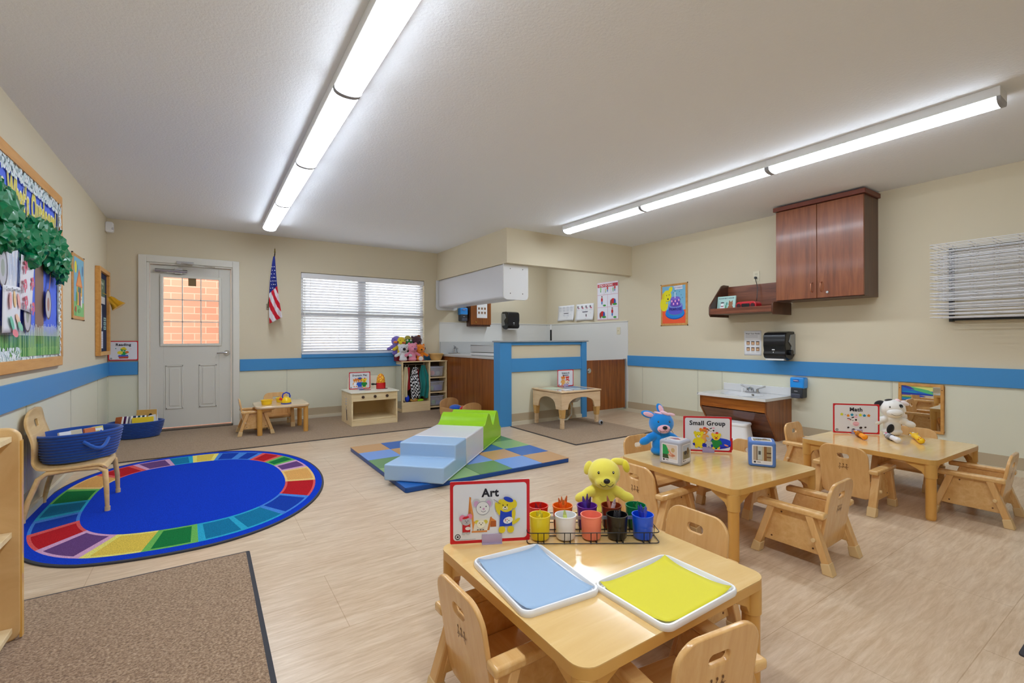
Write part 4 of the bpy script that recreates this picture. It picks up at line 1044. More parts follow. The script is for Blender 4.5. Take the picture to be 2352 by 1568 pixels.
# ================================================================ LEFT WALL
def bulletin():
    t = thing('bulletin_board', 'large blue bulletin board with yellow title and wood frame on the left wall', 'bulletin board', (XL, 4.245, .955), PI / 2)
    w, h, r = 1.70, 1.345, .075
    m = MB().box(-w / 2, w / 2, -.03, 0, 0, r).box(-w / 2, w / 2, -.03, 0, h - r, h).box(-w / 2, -w / 2 + .045, -.03, 0, r, h - r).box(w / 2 - .045, w / 2, -.03, 0, r, h - r)
    obj('board_frame', m, wood('honey_oak', [(.25, (208, 142, 62)), (.5, (222, 160, 80)), (.8, (232, 174, 98))], (3, 24, 24), .4, .2), t, bevel=.006)
    obj('backing_paper', MB().box(-w / 2 + .045, w / 2 - .045, -.012, -.002, r, h - r), mat('backing_blue', (92, 120, 234), .8), t)
    Mx = Matrix.Translation((0, -.0125, 0)) @ FRONT
    A = Art(); random.seed(5)
    x0, x1, y0, y1 = -w / 2 + .045, w / 2 - .045, r, h - r
    # ground, trunks, grass
    A.rect(-.62, y0, -.46, .42, (206, 146, 120)); A.rect(.20, y0 + .1, .40, .80, (140, 112, 100)); A.rect(-.75, y0, -.5, .8, (140, 112, 100))
    for i in range(72):
        x = -.46 + i * .0168; g = random.choice([(84, 160, 84), (116, 182, 96), (150, 200, 120), (60, 140, 70)])
        A.poly([(x, y0 + .02), (x + .018, y0 + .02), (x + .014, .27 + random.uniform(-.03, .02)), (x + .004, .27 + random.uniform(-.03, .02))], g)
        A.line([(x + .009, .23), (x + .010 + random.uniform(-.004, .004), .30 + random.uniform(-.02, .02))], .008, (226, 238, 226))
    # magnifying glasses and small pictures
    for cx, cz, hd in ((-.47, .61, 0), (-.02, .76, 0), (-.04, .36, 0), (.43, .46, 1)):
        A.ell(cx, cz, .075, .11, (196, 196, 204)); A.ring(cx, cz, .07, .105, .012, (90, 84, 90)); A.ell(cx, cz, .03, .05, (170, 130, 120) if hd else (160, 170, 160))
        if hd: A.line([(cx + .02, cz + .11), (cx + .05, cz + .19), (cx + .06, cz + .32)], .022, (158, 110, 90))
    A.make('cut_outs', t, Mx)
    L = Art(z=.004)
    L.text("Explore What's Outdoors!", -.055, 1.085, .25, (250, 246, 206), .07, sx=.525); L.z += .001
    L.text("Explore What's Outdoors!", -.055, 1.085, .25, (236, 220, 84), .02, sx=.525)
    L.make('title_lettering', t, Mx)
    # scalloped border
    B = Art(step=.000012, z=.003); cw = [(226, 238, 240), (212, 230, 232), (242, 248, 250), (198, 222, 226), (234, 242, 244)]
    def strip(ax, bx, ay, by, horiz):
        n = int((bx - ax if horiz else by - ay) / .0095)
        for i in range(n):
            t_ = (i + .5) / n
            for q in range(3 if horiz else 2):
                w_ = random.uniform(-.1, 1.1) if q < 2 else random.choice((-.12, 1.12))
                x = ax + (bx - ax) * (t_ if horiz else w_); y = ay + (by - ay) * (w_ if horiz else t_)
                B.ell(x, y, random.uniform(.007, .011), random.uniform(.011, .018), random.choice(cw), random.uniform(0, 180), 7)
    B.rect(x0, y0 - .012, x1, y0 + .06, (214, 228, 232)); B.rect(x0, y1 - .06, x1, y1 + .01, (214, 228, 232)); B.rect(x1 - .05, y0, x1 + .0, y1, (214, 228, 232)); B.rect(x0, y0, x0 + .05, y1, (214, 228, 232))
    strip(x0, x1, y0 - .012, y0 + .06, True); strip(x0, x1, y1 - .07, y1 + .005, True); strip(x1 - .06, x1, y0, y1, False); strip(x0, x0 + .06, y0, y1, False)
    B.make('scalloped_border', t, Mx)
    # crumpled paper tree crowns
    gm = mat('crumpled_green_paper', (4, 124, 74), .32, coat=.3)
    def crown(prims, seed):
        m = MB()
        for c, rr, sd in prims:
            o = len(m.v); m.ell(c, tuple(k * .80 for k in rr), nu=30, nv=20)
            for i in range(o, len(m.v)):
                p = m.v[i]; q = (p - Vector(c))
                n1 = noise.noise(p * 12 + Vector((sd, 0, 0))); n2 = 1 - abs(noise.noise(p * 26 + Vector((0, sd, 0)))) * 2.4
                jj = noise.noise_vector(p * 31 + Vector((0, 0, sd)))
                m.v[i] = Vector(c) + q * (.92 + .30 * n1 + .34 * n2) + jj * .030
                if m.v[i].y > -.006: m.v[i].y = -.006
        return m
    obj('paper_tree_crown', crown([((-.08, -.05, .86), (.12, .06, .15), 1.), ((.04, -.05, .87), (.15, .06, .15), 2.), ((.24, -.05, .90), (.16, .07, .13), 3.), ((.42, -.055, .86), (.17, .075, .17), 4.), ((.58, -.06, .80), (.17, .07, .17), 5.), ((-.06, -.05, .75), (.10, .06, .09), 6.)], 1), gm, t, smooth=18, solid=0)
    obj('paper_tree_crown', crown([((-.70, -.05, .90), (.18, .08, .18), 7.), ((-.54, -.05, .89), (.15, .08, .16), 8.), ((-.46, -.055, .82), (.13, .08, .11), 9.), ((-.62, -.05, .78), (.16, .07, .11), 10.)], 2), gm, t, smooth=18)
    # childrens drawings taped on
    pap = mat('drawing_paper', (232, 232, 238), .8)
    def sheet(name, x, z, w2, h2, rot, fn, yy=-.02):
        def g(u, v): return ((u - .5) * w2, -.012 * math.sin(u * PI) - .006 * v, (v - .5) * h2)
        Mq = Matrix.Translation((x, yy, z)) @ Matrix.Rotation(R(rot), 4, 'Y')
        s = obj(name, MB().grid(g, 8, 8, 0, Mq), pap, t, solid=.001)
        A = Art(); fn(A, w2, h2); A.make('drawing', s, Matrix.Translation((x, yy - .019, z)) @ Matrix.Rotation(R(rot), 4, 'Y') @ FRONT)
    def hands(A, w2, h2):
        for k, (x, y) in enumerate(((-.09, .1), (.05, .02), (-.07, -.12), (.07, -.14), (-.1, -.02))):
            for q in range(5): A.ell(x + .02 * math.cos(q * 1.1), y + .03 * math.sin(q * 1.1), .012, .02, (222, 104, 128), q * 40)
    def colors(A, w2, h2):
        A.text("Cross Over Numeros", 0, h2 * .42, .032, (70, 70, 80), .01)
        for k, (x, y, c) in enumerate(((-.08, .05, (240, 178, 178)), (-.01, .06, (244, 206, 150)), (.06, .05, (240, 176, 170)), (-.06, -.08, (110, 200, 170)), (.04, -.06, (246, 206, 176)), (.08, -.1, (130, 206, 176)), (-.01, -.14, (240, 140, 150)))): A.ell(x, y, .022, .05, c, k * 13)
    def blues(A, w2, h2):
        for k in range(12): A.line([(-.1 + k * .018, .12 - (k % 3) * .05), (-.09 + k * .018, -.1 + (k % 4) * .03)], .006, (160, 186, 222))
    sheet('taped_drawing', -.31, .62, .22, .36, 3, blues); sheet('taped_drawing', -.065, .55, .26, .34, 5, hands, -.03); sheet('taped_drawing', -.36, .38, .30, .27, -2, colors, -.035)
bulletin()

def notice():
    t = thing('notice_board', 'tall narrow navy notice board in wood frame in the left corner near the door', 'notice board', (XL, 6.90, .985), PI / 2)
    w, h, r = .62, .97, .045
    m = MB().box(-w / 2, w / 2, -.045, 0, 0, r).box(-w / 2, w / 2, -.045, 0, h - r, h).box(-w / 2, -w / 2 + r, -.045, 0, r, h - r).box(w / 2 - r, w / 2, -.045, 0, r, h - r)
    obj('board_frame', m, MATS['honey_oak'], t, bevel=.005)
    obj('navy_panel', MB().box(-w / 2 + r, w / 2 - r, -.015, -.002, r, h - r), mat('navy_felt', (24, 38, 74), .9), t)
    A = Art(); A.rect(-.16, .66, .16, .86, (84, 110, 84)); A.text('Week', 0, .81, .06, (220, 226, 210), .02); A.text('of', 0, .76, .05, (220, 226, 210), .02); A.rect(-.16, .58, .16, .66, (226, 228, 232)); A.rect(-.25, .30, -.03, .56, (196, 200, 212)); A.rect(-.25, .29, -.03, .31, (90, 96, 110)); A.rect(-.25, .08, .03, .27, (200, 200, 216))
    for k in range(9): A.rect(-.23, .33 + k * .023, -.06, .334 + k * .023, (120, 126, 140))
    for k in range(6): A.rect(-.23, .1 + k * .026, 0, .104 + k * .026, (150, 152, 166))
    for k in range(3): A.rect(.05, .29 + k * .05, .20, .33 + k * .05, (160, 196, 196)); A.rect(.07, .30 + k * .05, .17, .318 + k * .05, (60, 100, 110))
    A.make('pinned_papers', t, Matrix.Translation((0, -.0155, 0)) @ FRONT)
notice()
t = thing('gold_bell', 'shiny gold bell hung on the navy notice board near the door', 'bell', (XL + .12, 6.92, 1.585))
obj('bell_shell', MB().lathe([(.075, -.06), (.062, -.035), (.046, 0), (.034, .05), (.02, .075), (.0, .08)], 28), mat('gold_foil', (240, 178, 40), .25, .5), t, rot=(0, R(-38), 0))
obj('hang_loop', MB().tube([(-.05, 0, .065), (-.08, 0, .09), (-.112, 0, .11)], .004, 6), mat('gold_cord', (200, 160, 60), .5), t)
t = thing('motion_sensor', 'small white motion sensor high in the corner by the door', 'sensor', (XL + .0, 7.215, 2.43), 0)
obj('sensor_body', MB().prism(rrect(.075, .125, .02, 4, .0375, .0625), -.035, .035, 0, FRONT), M_WHITE, t, bevel=.01, seg=3)
obj('sensor_lens', MB().ell((.068, -.02, .045), (.012, .02, .022)), mat('lens_grey', (190, 190, 194), .3), t)

# ---------------------------------------------------------------- classroom signs
RED = (204, 22, 34)
def fig(A, x, y, s, kind):
    """simple generic animal figures in flat colour"""
    k = (30, 28, 34)
    def head(cx, cy, r, c): A.ell(cx, cy, r, r * .9, c)
    def face(cx, cy, r, muz=None):
        if muz: A.ell(cx, cy - r * .35, r * .45, r * .33, muz)
        A.ell(cx - r * .35, cy + r * .15, r * .09, r * .12, k); A.ell(cx + r * .35, cy + r * .15, r * .09, r * .12, k); A.ell(cx, cy - r * .18, r * .15, r * .11, k); A.arc(cx, cy - r * .35, r * .3, r * .22, 200, 340, r * .06, k, 8)
    if kind == 'dog_painter':
        y1 = (226, 204, 30); b = (24, 62, 186)
        A.ell(x - .045 * s, y - .155 * s, .035 * s, .035 * s, y1); A.ell(x + .045 * s, y - .155 * s, .035 * s, .035 * s, y1)
        A.ell(x - .085 * s, y + .06 * s, .022 * s, .07 * s, y1, 18); A.ell(x + .1 * s, y - .075 * s, .05 * s, .016 * s, y1, 35); A.ell(x + .07 * s, y - .02 * s, .022 * s, .07 * s, y1, -10)
        A.poly([(x - .06 * s, y + .045 * s), (x + .055 * s, y + .035 * s), (x + .06 * s, y - .12 * s), (x - .07 * s, y - .12 * s)], b)
        A.ell(x + .075 * s, y + .10 * s, .035 * s, .045 * s, y1); A.ell(x - .05 * s, y + .11 * s, .03 * s, .045 * s, y1, 20); head(x, y + .09 * s, .075 * s, y1); A.ell(x + .022 * s, y + .15 * s, .052 * s, .024 * s, b, -22)
        face(x - .012 * s, y + .085 * s, .062 * s, (238, 228, 190)); A.ell(x + .018 * s, y - .06 * s, .05 * s, .034 * s, (236, 234, 236), 15)
        for i, c in enumerate(((120, 60, 150), (220, 120, 110), (90, 130, 60), (190, 60, 60), (60, 150, 200))): A.ell(x + (-.01 + .018 * (i % 3)) * s, y + (-.05 - .02 * (i // 2) * .7) * s, .007 * s, .005 * s, c)
        A.line([(x - .09 * s, y + .13 * s), (x - .13 * s, y + .16 * s)], .004 * s, k); A.line([(x - .06 * s, y + .11 * s), (x - .13 * s, y + .16 * s)], .004 * s, (120, 90, 60))
    if kind == 'mouse':
        A.ell(x - .03 * s, y + .03 * s, .03 * s, .03 * s, (226, 130, 164)); A.ell(x + .035 * s, y + .045 * s, .026 * s, .026 * s, (226, 130, 164)); A.poly([(x - .03 * s, y - .03 * s), (x + .035 * s, y - .03 * s), (x + .04 * s, y - .1 * s), (x - .03 * s, y - .1 * s)], (196, 24, 40)); head(x + .005 * s, y, .042 * s, (186, 182, 188)); A.ell(x - .0 * s, y + .035 * s, .032 * s, .012 * s, (204, 26, 44), 12)
        face(x + .008 * s, y - .0, .036 * s); A.ell(x - .02 * s, y - .115 * s, .018 * s, .01 * s, (190, 190, 194)); A.ell(x + .025 * s, y - .11 * s, .018 * s, .01 * s, (190, 190, 194)); A.ell(x + .02 * s, y - .065 * s, .025 * s, .016 * s, (232, 220, 220))
    if kind in ('dog', 'tiger', 'duck', 'fox', 'policeman', 'frog', 'greymouse'):
        c, bd = {'dog': ((236, 216, 30), (236, 216, 30)), 'tiger': ((232, 138, 44), (236, 170, 90)), 'duck': ((240, 210, 40), (24, 140, 60)), 'fox': ((224, 60, 40), (226, 40, 40)), 'policeman': ((226, 134, 50), (30, 90, 200)), 'frog': ((40, 160, 80), (40, 160, 80)), 'greymouse': ((190, 190, 198), (190, 190, 198))}[kind]
        A.ell(x - .03 * s, y - .11 * s, .02 * s, .02 * s, (50, 60, 90) if kind == 'policeman' else c); A.ell(x + .03 * s, y - .11 * s, .02 * s, .02 * s, (50, 60, 90) if kind == 'policeman' else c)
        A.ell(x, y - .05 * s, .052 * s, .065 * s, bd)
        for q in (-1, 1): A.ell(x + q * .045 * s, y + .075 * s, .02 * s, .024 * s, c); A.ell(x + q * .055 * s, y - .03 * s, .016 * s, .035 * s, bd, q * 25)
        head(x, y + .045 * s, .052 * s, c); face(x, y + .045 * s, .048 * s, (246, 236, 210) if kind != 'duck' else (236, 120, 30))
        if kind == 'policeman': A.ell(x, y + .088 * s, .045 * s, .02 * s, (30, 60, 140)); A.rect(x - .03 * s, y + .06 * s + .02 * s, x + .03 * s, y + .11 * s, (40, 90, 170))
        if kind == 'duck': A.ell(x + .01 * s, y + .1 * s, .02 * s, .014 * s, (210, 40, 30))
        if kind == 'tiger': A.ell(x + .01 * s, y + .1 * s, .024 * s, .012 * s, (220, 50, 40))
    if kind == 'cow':
        A.ell(x, y + .0 * s, .055 * s, .06 * s, (236, 234, 238)); A.ell(x + .02 * s, y - .03 * s, .042 * s, .034 * s, (240, 186, 200)); A.ell(x - .065 * s, y + .035 * s, .03 * s, .012 * s, (60, 44, 48), -25); A.ell(x - .068 * s, y + .03 * s, .022 * s, .007 * s, (240, 180, 196), -25); A.ell(x - .02 * s, y + .062 * s, .02 * s, .008 * s, (50, 36, 40), 20); A.ell(x + .02 * s, y + .07 * s, .02 * s, .012 * s, (244, 170, 190)); A.ell(x + .02 * s, y + .028 * s, .014 * s, .014 * s, (50, 36, 40)); A.ell(x - .02 * s, y + .02 * s, .006 * s, .007 * s, k); A.arc(x + .02 * s, y - .035 * s, .022 * s, .012 * s, 200, 340, .004 * s, (150, 40, 60), 8)

def sign(word, label, loc, rz, draw, W=.31, Hh=.238, clip=True, tilt=0, size=.042):
    t = thing('activity_sign', label, 'sign', loc, rot=(R(tilt), 0, rz))
    z0 = .004
    obj('sign_card', MB().prism(rrect(W, Hh, .004, 2, 0, Hh / 2 + z0), 0, .003, 0, FRONT), mat('laminated_card', (232, 232, 236), .35), t)
    A = Art(z=.0032); b = .0115
    A.poly(rrect(W, Hh, .004, 2, 0, Hh / 2 + z0), RED); A.poly(rrect(W - 2 * b, Hh - 2 * b, .012, 5, 0, Hh / 2 + z0), (226, 227, 234))
    A.make('red_border', t, FRONT, smooth=10)
    D = Art(z=.0036)
    D.ring(-W / 2 + .028, .030, .009, .009, .003, (40, 36, 44), 18); D.star(-W / 2 + .028, .030, .006, (40, 36, 44)); D.rect(-W / 2 + .022, .0185, -W / 2 + .095, .0195, (80, 76, 84))
    draw(D)
    D.make('picture', t, FRONT)
    Lt = Art(z=.0046)
    lines = word.split('\n'); y = Hh - .043
    for q, ln in enumerate(lines): Lt.text(ln, 0, y - q * size * .95, size, INK, .036 if len(lines) == 1 and len(word) < 8 else .03)
    Lt.make('lettering', t, FRONT)
    if clip:
        m = MB().box(-.032, .044, -.0075, -.0045, 0, .036).box(-.032, .044, .0015, .0045, 0, .03).box(-.032, .044, -.016, .014, 0, .002)
        obj('clip_stand', m, mat('clear_lilac_plastic', (206, 190, 226), .15, alpha=.55, coat=.5), t)
    return t
def d_art(A):
    o = (206, 126, 54)
    A.poly([(-.088, .045), (-.075, .045), (-.072, .175), (-.078, .178)], o); A.poly([(-.078, .178), (-.066, .05), (-.052, .05), (-.074, .17)], (224, 146, 70))
    A.poly([(-.066, .17), (.0, .17), (.022, .085), (-.062, .085)], (222, 222, 220)); A.poly([(-.065, .05), (-.055, .095), (.005, .095), (-.012, .05)], (232, 228, 214))
    A.rect(.0, .062, .022, .084, (176, 88, 30)); A.poly([(.0, .084), (.022, .084), (.0, .1)], (220, 130, 56)); A.poly([(-.012, .05), (-.004, .05), (.006, .1), (.0, .1)], o); A.rect(-.07, .044, -.012, .05, (220, 140, 70))
    for cx in (-.052, -.006): A.ell(cx, .152, .016, .018, (196, 196, 204)); A.ell(cx, .15, .010, .012, (206, 160, 200))
    A.ell(-.028, .134, .026, .026, (150, 152, 160)); A.ell(-.028, .134, .024, .024, (228, 228, 228)); A.ell(-.037, .138, .002, .0025, INK); A.ell(-.016, .14, .002, .0025, INK); A.ell(-.025, .131, .004, .0045, (214, 160, 200)); A.arc(-.026, .127, .009, .007, 200, 340, .0016, (90, 70, 110), 8)
    A.ell(-.05, .083, .009, .007, (222, 206, 70)); A.ell(-.018, .083, .008, .007, (222, 206, 70)); A.ell(-.035, .075, .016, .014, (240, 236, 214)); A.ell(-.035, .073, .0025, .002, INK)
    A.ell(-.041, .079, .0015, .002, INK); A.ell(-.029, .079, .0015, .002, INK)
    for i in range(3): A.ell(-.047 + i * .010, .054, .0035, .0016, INK)
    fig(A, -.092, .088, .40, 'mouse'); fig(A, .060, .108, .37, 'dog_painter')
def d_small(A):
    A.ell(.03, .055, .125, .034, (16, 36, 180)); A.ell(.07, .068, .085, .03, (20, 70, 220)); A.rect(.149, .02, .16, .1, RED); A.poly([(-.075, .05), (-.03, .05), (-.04, .043), (-.085, .043)], (226, 160, 90)); A.ell(.062, .04, .022, .006, (226, 70, 110), -10); A.ell(.12, .05, .015, .005, (240, 150, 110), -20); A.ell(.0, .045, .012, .004, (40, 120, 220))
    fig(A, -.022, .118, .46, 'tiger'); fig(A, -.056, .092, .5, 'dog'); fig(A, .03, .136, .42, 'cow'); fig(A, .055, .085, .48, 'duck'); fig(A, .008, .075, .3, 'greymouse')
def d_math(A):
    for x, y, c in ((-.10, .155, (214, 214, 40)), (-.055, .146, (232, 140, 30)), (-.028, .153, (20, 140, 180)), (.03, .153, (220, 220, 30)), (.058, .15, (20, 140, 180)), (.088, .151, (232, 140, 30))): A.star(x, y, .0135, c, 5, .62)
    A.line([(-.08, .152), (-.072, .152)], .0016, INK); A.line([(-.076, .148), (-.076, .156)], .0016, INK); A.rect(-.003, .149, .008, .151, INK); A.rect(-.003, .154, .008, .156, INK)
    fig(A, -.012, .098, .55, 'cow')
    for x, y, r in ((-.055, .05, .008), (-.02, .034, .012), (.032, .052, .011), (.064, .056, .008)): A.ell(x, y, r, r * .8, (56, 40, 40), 20)
def d_read(A):
    fig(A, .0, .108, .42, 'frog'); A.ell(.004, .146, .03, .011, (222, 206, 40), -10); A.ell(.004, .154, .018, .013, (222, 206, 40)); A.ell(-.03, .10, .026, .02, (232, 220, 60)); A.ell(.034, .105, .018, .014, (220, 120, 40))
    A.rect(-.045, .064, .045, .072, (60, 140, 220)); A.rect(-.05, .053, .046, .063, (80, 60, 180)); A.rect(-.045, .042, .05, .052, (206, 90, 60)); A.rect(-.04, .03, .045, .041, (190, 60, 40))
    A.ell(-.07, .15, .006, .006, (60, 150, 160)); A.arc(.07, .14, .008, .006, 0, 200, .002, (220, 100, 110), 6)
def d_drama(A): fig(A, -.062, .098, .5, 'tiger'); A.ell(-.062, .072, .025, .03, (238, 236, 240)); fig(A, .0, .098, .62, 'policeman'); fig(A, .062, .095, .56, 'duck')
def d_sci(A): fig(A, -.042, .09, .55, 'tiger'); fig(A, .03, .098, .46, 'fox'); A.rect(-.012, .045, .055, .075, (240, 214, 186)); A.ell(.02, .075, .034, .012, (246, 226, 200)); A.ell(.035, .06, .008, .008, (196, 120, 90)); A.line([(-.01, .045), (-.01, .028)], .003, (200, 170, 140)); A.line([(.053, .045), (.053, .028)], .003, (200, 60, 60))
sign('Art', 'red bordered Art sign standing on the nearest table', (.893, 1.508, TZ), R(-26), d_art, .30, .232)
sign('Small Group', 'red bordered Small Group sign standing on the middle table', (2.834, 1.902, TZ), R(-43.8), d_small)
sign('Math', 'red bordered Math sign standing on the table with the cow puppet', (4.362, 1.60, TZ), R(-47.7), d_math, .325)
sign('Reading', 'red bordered Reading sign on the far wall in the corner left of the door', (-.836, YB - .022, .905), 0, d_read, .285, .238, False)

# ---------------------------------------------------------------- flag
def flag():
    t = thing('us_flag', 'small American flag hanging from an angled staff between the door and the window', 'flag', (.725, YB, 1.62))
    obj('wall_bracket', MB().box(-.02, .02, -.012, 0, -.04, .04).cyl((0, -.01, -.01), (.006, -.06, .05), .012), mat('bracket_steel', (150, 140, 120), .4, .7), t)
    p0 = Vector((.004, -.04, .02)); p1 = Vector((.055, -.32, .705))
    obj('staff', MB().cyl(p0, p1, .0075, n=10), mat('dark_staff', (60, 46, 34), .4), t)
    obj('gold_spear', MB().lathe([(0, 0), (.012, .012), (.006, .03), (.008, .045), (0, .075)], 12), mat('spear_gold', (120, 100, 40), .35, .6), t, loc=tuple(p1))
    red = mat('flag_red', (206, 20, 44), .75); wh = mat('flag_white', (232, 228, 234), .75); bl = mat('flag_blue', (34, 46, 130), .75)
    ztop, zbot = .66, -.21
    def pos(u, v):       # v 0 top .. 1 bottom, u across
        w = .018 + .135 * v ** .8
        s = p0.lerp(p1, min(1, max(0, (ztop - v * .87 - p0.z) / (p1.z - p0.z))))
        cx = .055 - .03 * v * (1 - v) + .045 * v * v - .01
        x = cx + (u - .5) * w - .01 * v
        y = -.32 + .13 * v + .028 * v * math.sin(u * 9 + v * 2) - .01
        z = ztop + (zbot - ztop) * v + (.07 * (u - .45) * v * v if v > .5 else 0) + .02 * u * v
        return (x, y, z)
    def mf(u, v):
        if v < .56 - .10 * u: return 2
        return 0 if int((u * 2.1 - v * 4.6 + 40) * 1.45) % 2 else 1
    m = MB().grid(pos, 44, 110, 0, None, mf)
    obj('flag_cloth', m, [red, wh, bl], t, solid=.002, smooth=80)
    A = MB()
    for k in range(7):
        v = .16 + k * .055
        for q in range(4):
            u = .14 + q * .24 + (.12 if k % 2 else 0)
            if u > .95 or v > .53 - .10 * u or (v < .3 and q % 2): continue
            p = Vector(pos(u, v)) + Vector((0, -.004, 0)); r = .0085
            A.add([(p.x + (r if i % 2 == 0 else r * .45) * math.sin(PI * i / 5), p.y, p.z + (r if i % 2 == 0 else r * .45) * math.cos(PI * i / 5)) for i in range(10)], [list(range(10))])
    obj('stars', A, wh, t, keepn=True)
flag()

# ---------------------------------------------------------------- foreground shelf unit
def shelf_unit():
    t = thing('toy_shelf', 'maple open shelf unit with rounded end panel at the left picture edge', 'shelf', (XL + .005, 1.90, 0))
    pal = wood('shelf_maple_face', [(.3, (214, 172, 114)), (.55, (226, 188, 132)), (.8, (234, 200, 150))], (3, 22, 3), .4, .2, dist=1.6)
    pp = rrect(.392, .812, .045, 6, .196, .414)
    for y0, y1 in ((.615, .64), (-.64, -.615)): obj('end_panel', MB().prism(pp, -y1, -y0, 0, FRONT), TLEG if False else pal, t, bevel=.007, seg=3)
    obj('edge_band', MB().prism([(.386, .02), (.3935, .02), (.3935, .77), (.386, .77)], -.639, -.616, 0, FRONT), mat('edge_amber', (224, 172, 84), .3, coat=.4), t)
    for z in (.785, .423, .060): obj('shelf_board', MB().box(.01, .368, -.614, .614, z - .018, z + .003), BIRCH, t, bevel=.002)
    obj('back_panel', MB().box(.0, .01, -.614, .614, .03, .80), BIRCHD, t)
    obj('kick_board', MB().box(.30, .315, -.614, .614, 0, .042), BIRCH, t)
shelf_unit()

# ---------------------------------------------------------------- bentwood chair + baskets
def bentwood():
    t = thing('bentwood_chair', 'bent plywood chair against the left wall holding a blue rope basket', 'chair', (-.555, 4.33, 0), 0)
    # profile in x (towards wall negative) / z
    path = [(-.395, .71), (-.40, .66), (-.395, .60), (-.375, .53), (-.365, .47), (-.372, .41), (-.375, .365), (-.355, .335), (-.315, .322), (-.25, .318), (-.18, .318), (-.10, .322), (-.05, .322), (-.022, .31), (-.008, .285)]
    fine = []
    for i in range(len(path) - 1):
        a, b = path[max(i - 1, 0)], path[i]; c, d = path[i + 1], path[min(i + 2, len(path) - 1)]
        for q in range(4):
            u = q / 4; fine.append(tuple(.5 * (2 * b[k] + (c[k] - a[k]) * u + (2 * a[k] - 5 * b[k] + 4 * c[k] - d[k]) * u * u + (3 * b[k] - 3 * c[k] + d[k] - a[k]) * u ** 3) for k in (0, 1)))
    fine.append(path[-1]); n = len(fine)
    def halfw(s):
        if s < .30:                       # rounded back shoulders
            return .20 * math.sqrt(max(0.0, 1 - ((.16 - min(s, .16)) / .16) ** 2.6)) if s < .16 else .20
        if s < .52: return .20 - .045 * math.sin((s - .30) / .22 * PI)
        return .20 + .015 * min(1, (s - .52) * 5) - (.03 * max(0, s - .93) / .07)
    hs0, hs1, hw = .105, .165, .035         # hand hole
    vs = []; cols = [-1, -.75, -.5, -.25, -.17, 0, .17, .25, .5, .75, 1]
    m = MB(); idx = {}
    for i in range(n):
        s = i / (n - 1); w = max(halfw(s), .012)
        for j, c in enumerate(cols):
            idx[i, j] = len(m.v); m.v.append(Vector((fine[i][0], c * w, fine[i][1])))
    for i in range(n - 1):
        s = (i + .5) / (n - 1)
        for j in range(len(cols) - 1):
            if hs0 < s < hs1 and 4 <= j <= 5: continue
            m.f.append([idx[i, j], idx[i + 1, j], idx[i + 1, j + 1], idx[i, j + 1]]); m.m.append(0)
    obj('seat_shell', m, wood('bent_maple', [(.3, (222, 178, 112)), (.6, (236, 196, 134)), (.8, (242, 206, 150))], (20, 3, 20), .25, .4), t, solid=.012, smooth=60, bevel=.002)
    lm = MATS['bent_maple']
    for s in (-1, 1):
        y = s * .195; y2 = s * .225
        obj('leg', MB().tube([(-.20, y, .305), (-.05, y, .300), (-.015, y, .27), (-.004, y2, .15), (0, y2, .012)], [.014, .016, .017, .015, .012], 10), lm, t)
        obj('leg', MB().tube([(-.14, y, .305), (-.30, y, .297), (-.34, y, .265), (-.38, y2, .14), (-.405, y2, .012)], [.014, .016, .017, .015, .012], 10), lm, t)
        for x in (0, -.405): obj('foot_glide', MB().cyl((x, y2, .010 if x == 0 else 0), (x, y2, .038), .0155, n=14), BOOT, t)
bentwood()

def basket(label, loc, rz, a, b, h, coils, flare=1.18, handle=True):
    t = thing('rope_basket', label, 'basket', loc, rz)
    prof = [(.0, .004), (.84, .004)]
    for k in range(coils):
        for q in range(5):
            ph = q / 5 * PI; z = h * (k + q / 5) / coils
            base = .86 + (flare - .86) * (z / h) ** .6 * .78
            prof.append((base + .05 * math.sin(ph), z + .004))
    prof += [(flare * .93, h + .006), (flare * .90, h + .004), (flare * .86, h - .02), (.86, h * .4), (.8, .016), (0, .016)]
    m = MB().lathe([(p[0], p[1]) for p in prof], 56, 0, None, (0, 0, 0), a / flare * 1.08, b / flare * 1.08)
    bm_ = mat('navy_rope', (30, 70, 148), .9, spec=.1, sheen=.4)
    obj('coiled_body', m, bm_, t, smooth=70)
    if handle:
        hm = mat('blue_rope_handle', (34, 92, 184), .85, sheen=.4)
        pts = []
        for i in range(13):
            u = i / 12; x = -.075 + .15 * u; y = -b * math.sqrt(max(.1, 1 - (x / a) ** 2)) * .99 - .03 * math.sin(u * PI)
            pts.append((x, y, h * .74 - .055 * math.sin(u * PI)))
        obj('rope_handle', MB().tube(pts, .0105, 10), hm, t)
    return t
basket('oval navy rope basket of books sitting on the bent plywood chair', (-.735, 4.385, .326), R(38), .235, .175, .195, 10)
basket('oval navy rope basket of picture books on the floor left of the door', (-.69, 7.02, .0115), R(0), .26, .18, .185, 10, handle=False)
def book(label, loc, rot, w, h, th, c, art=None, grp='picture books in the rope baskets'):
    t = thing('picture_book', label, 'book', loc, rot=rot, group=grp)
    obj('cover', MB().box(-w / 2, w / 2, -th / 2, th / 2, 0, h), acol(c), t, bevel=.0015)
    obj('pages', MB().box(-w / 2 + .003, w / 2 + .0008, -th / 2 + .002, th / 2 - .002, .003, h + .0008), acol((238, 236, 228)), t)
    if art:
        A = Art(); art(A, w, h); A.make('cover_picture', t, Matrix.Translation((0, -th / 2 - .0005, 0)) @ FRONT)
def art_a(A, w, h): A.rect(-w * .4, h * .1, w * .4, h * .9, (236, 236, 240)); A.rect(-w * .3, h * .3, w * .1, h * .75, (226, 206, 80)); A.rect(w * .15, h * .3, w * .33, h * .75, (60, 90, 180))
def art_b(A, w, h): A.ell(w * .2, h * .5, w * .14, h * .3, (30, 30, 34)); A.ell(w * .2, h * .5, w * .08, h * .17, (220, 170, 60)); A.rect(-w * .4, h * .15, -w * .05, h * .4, (240, 230, 160))
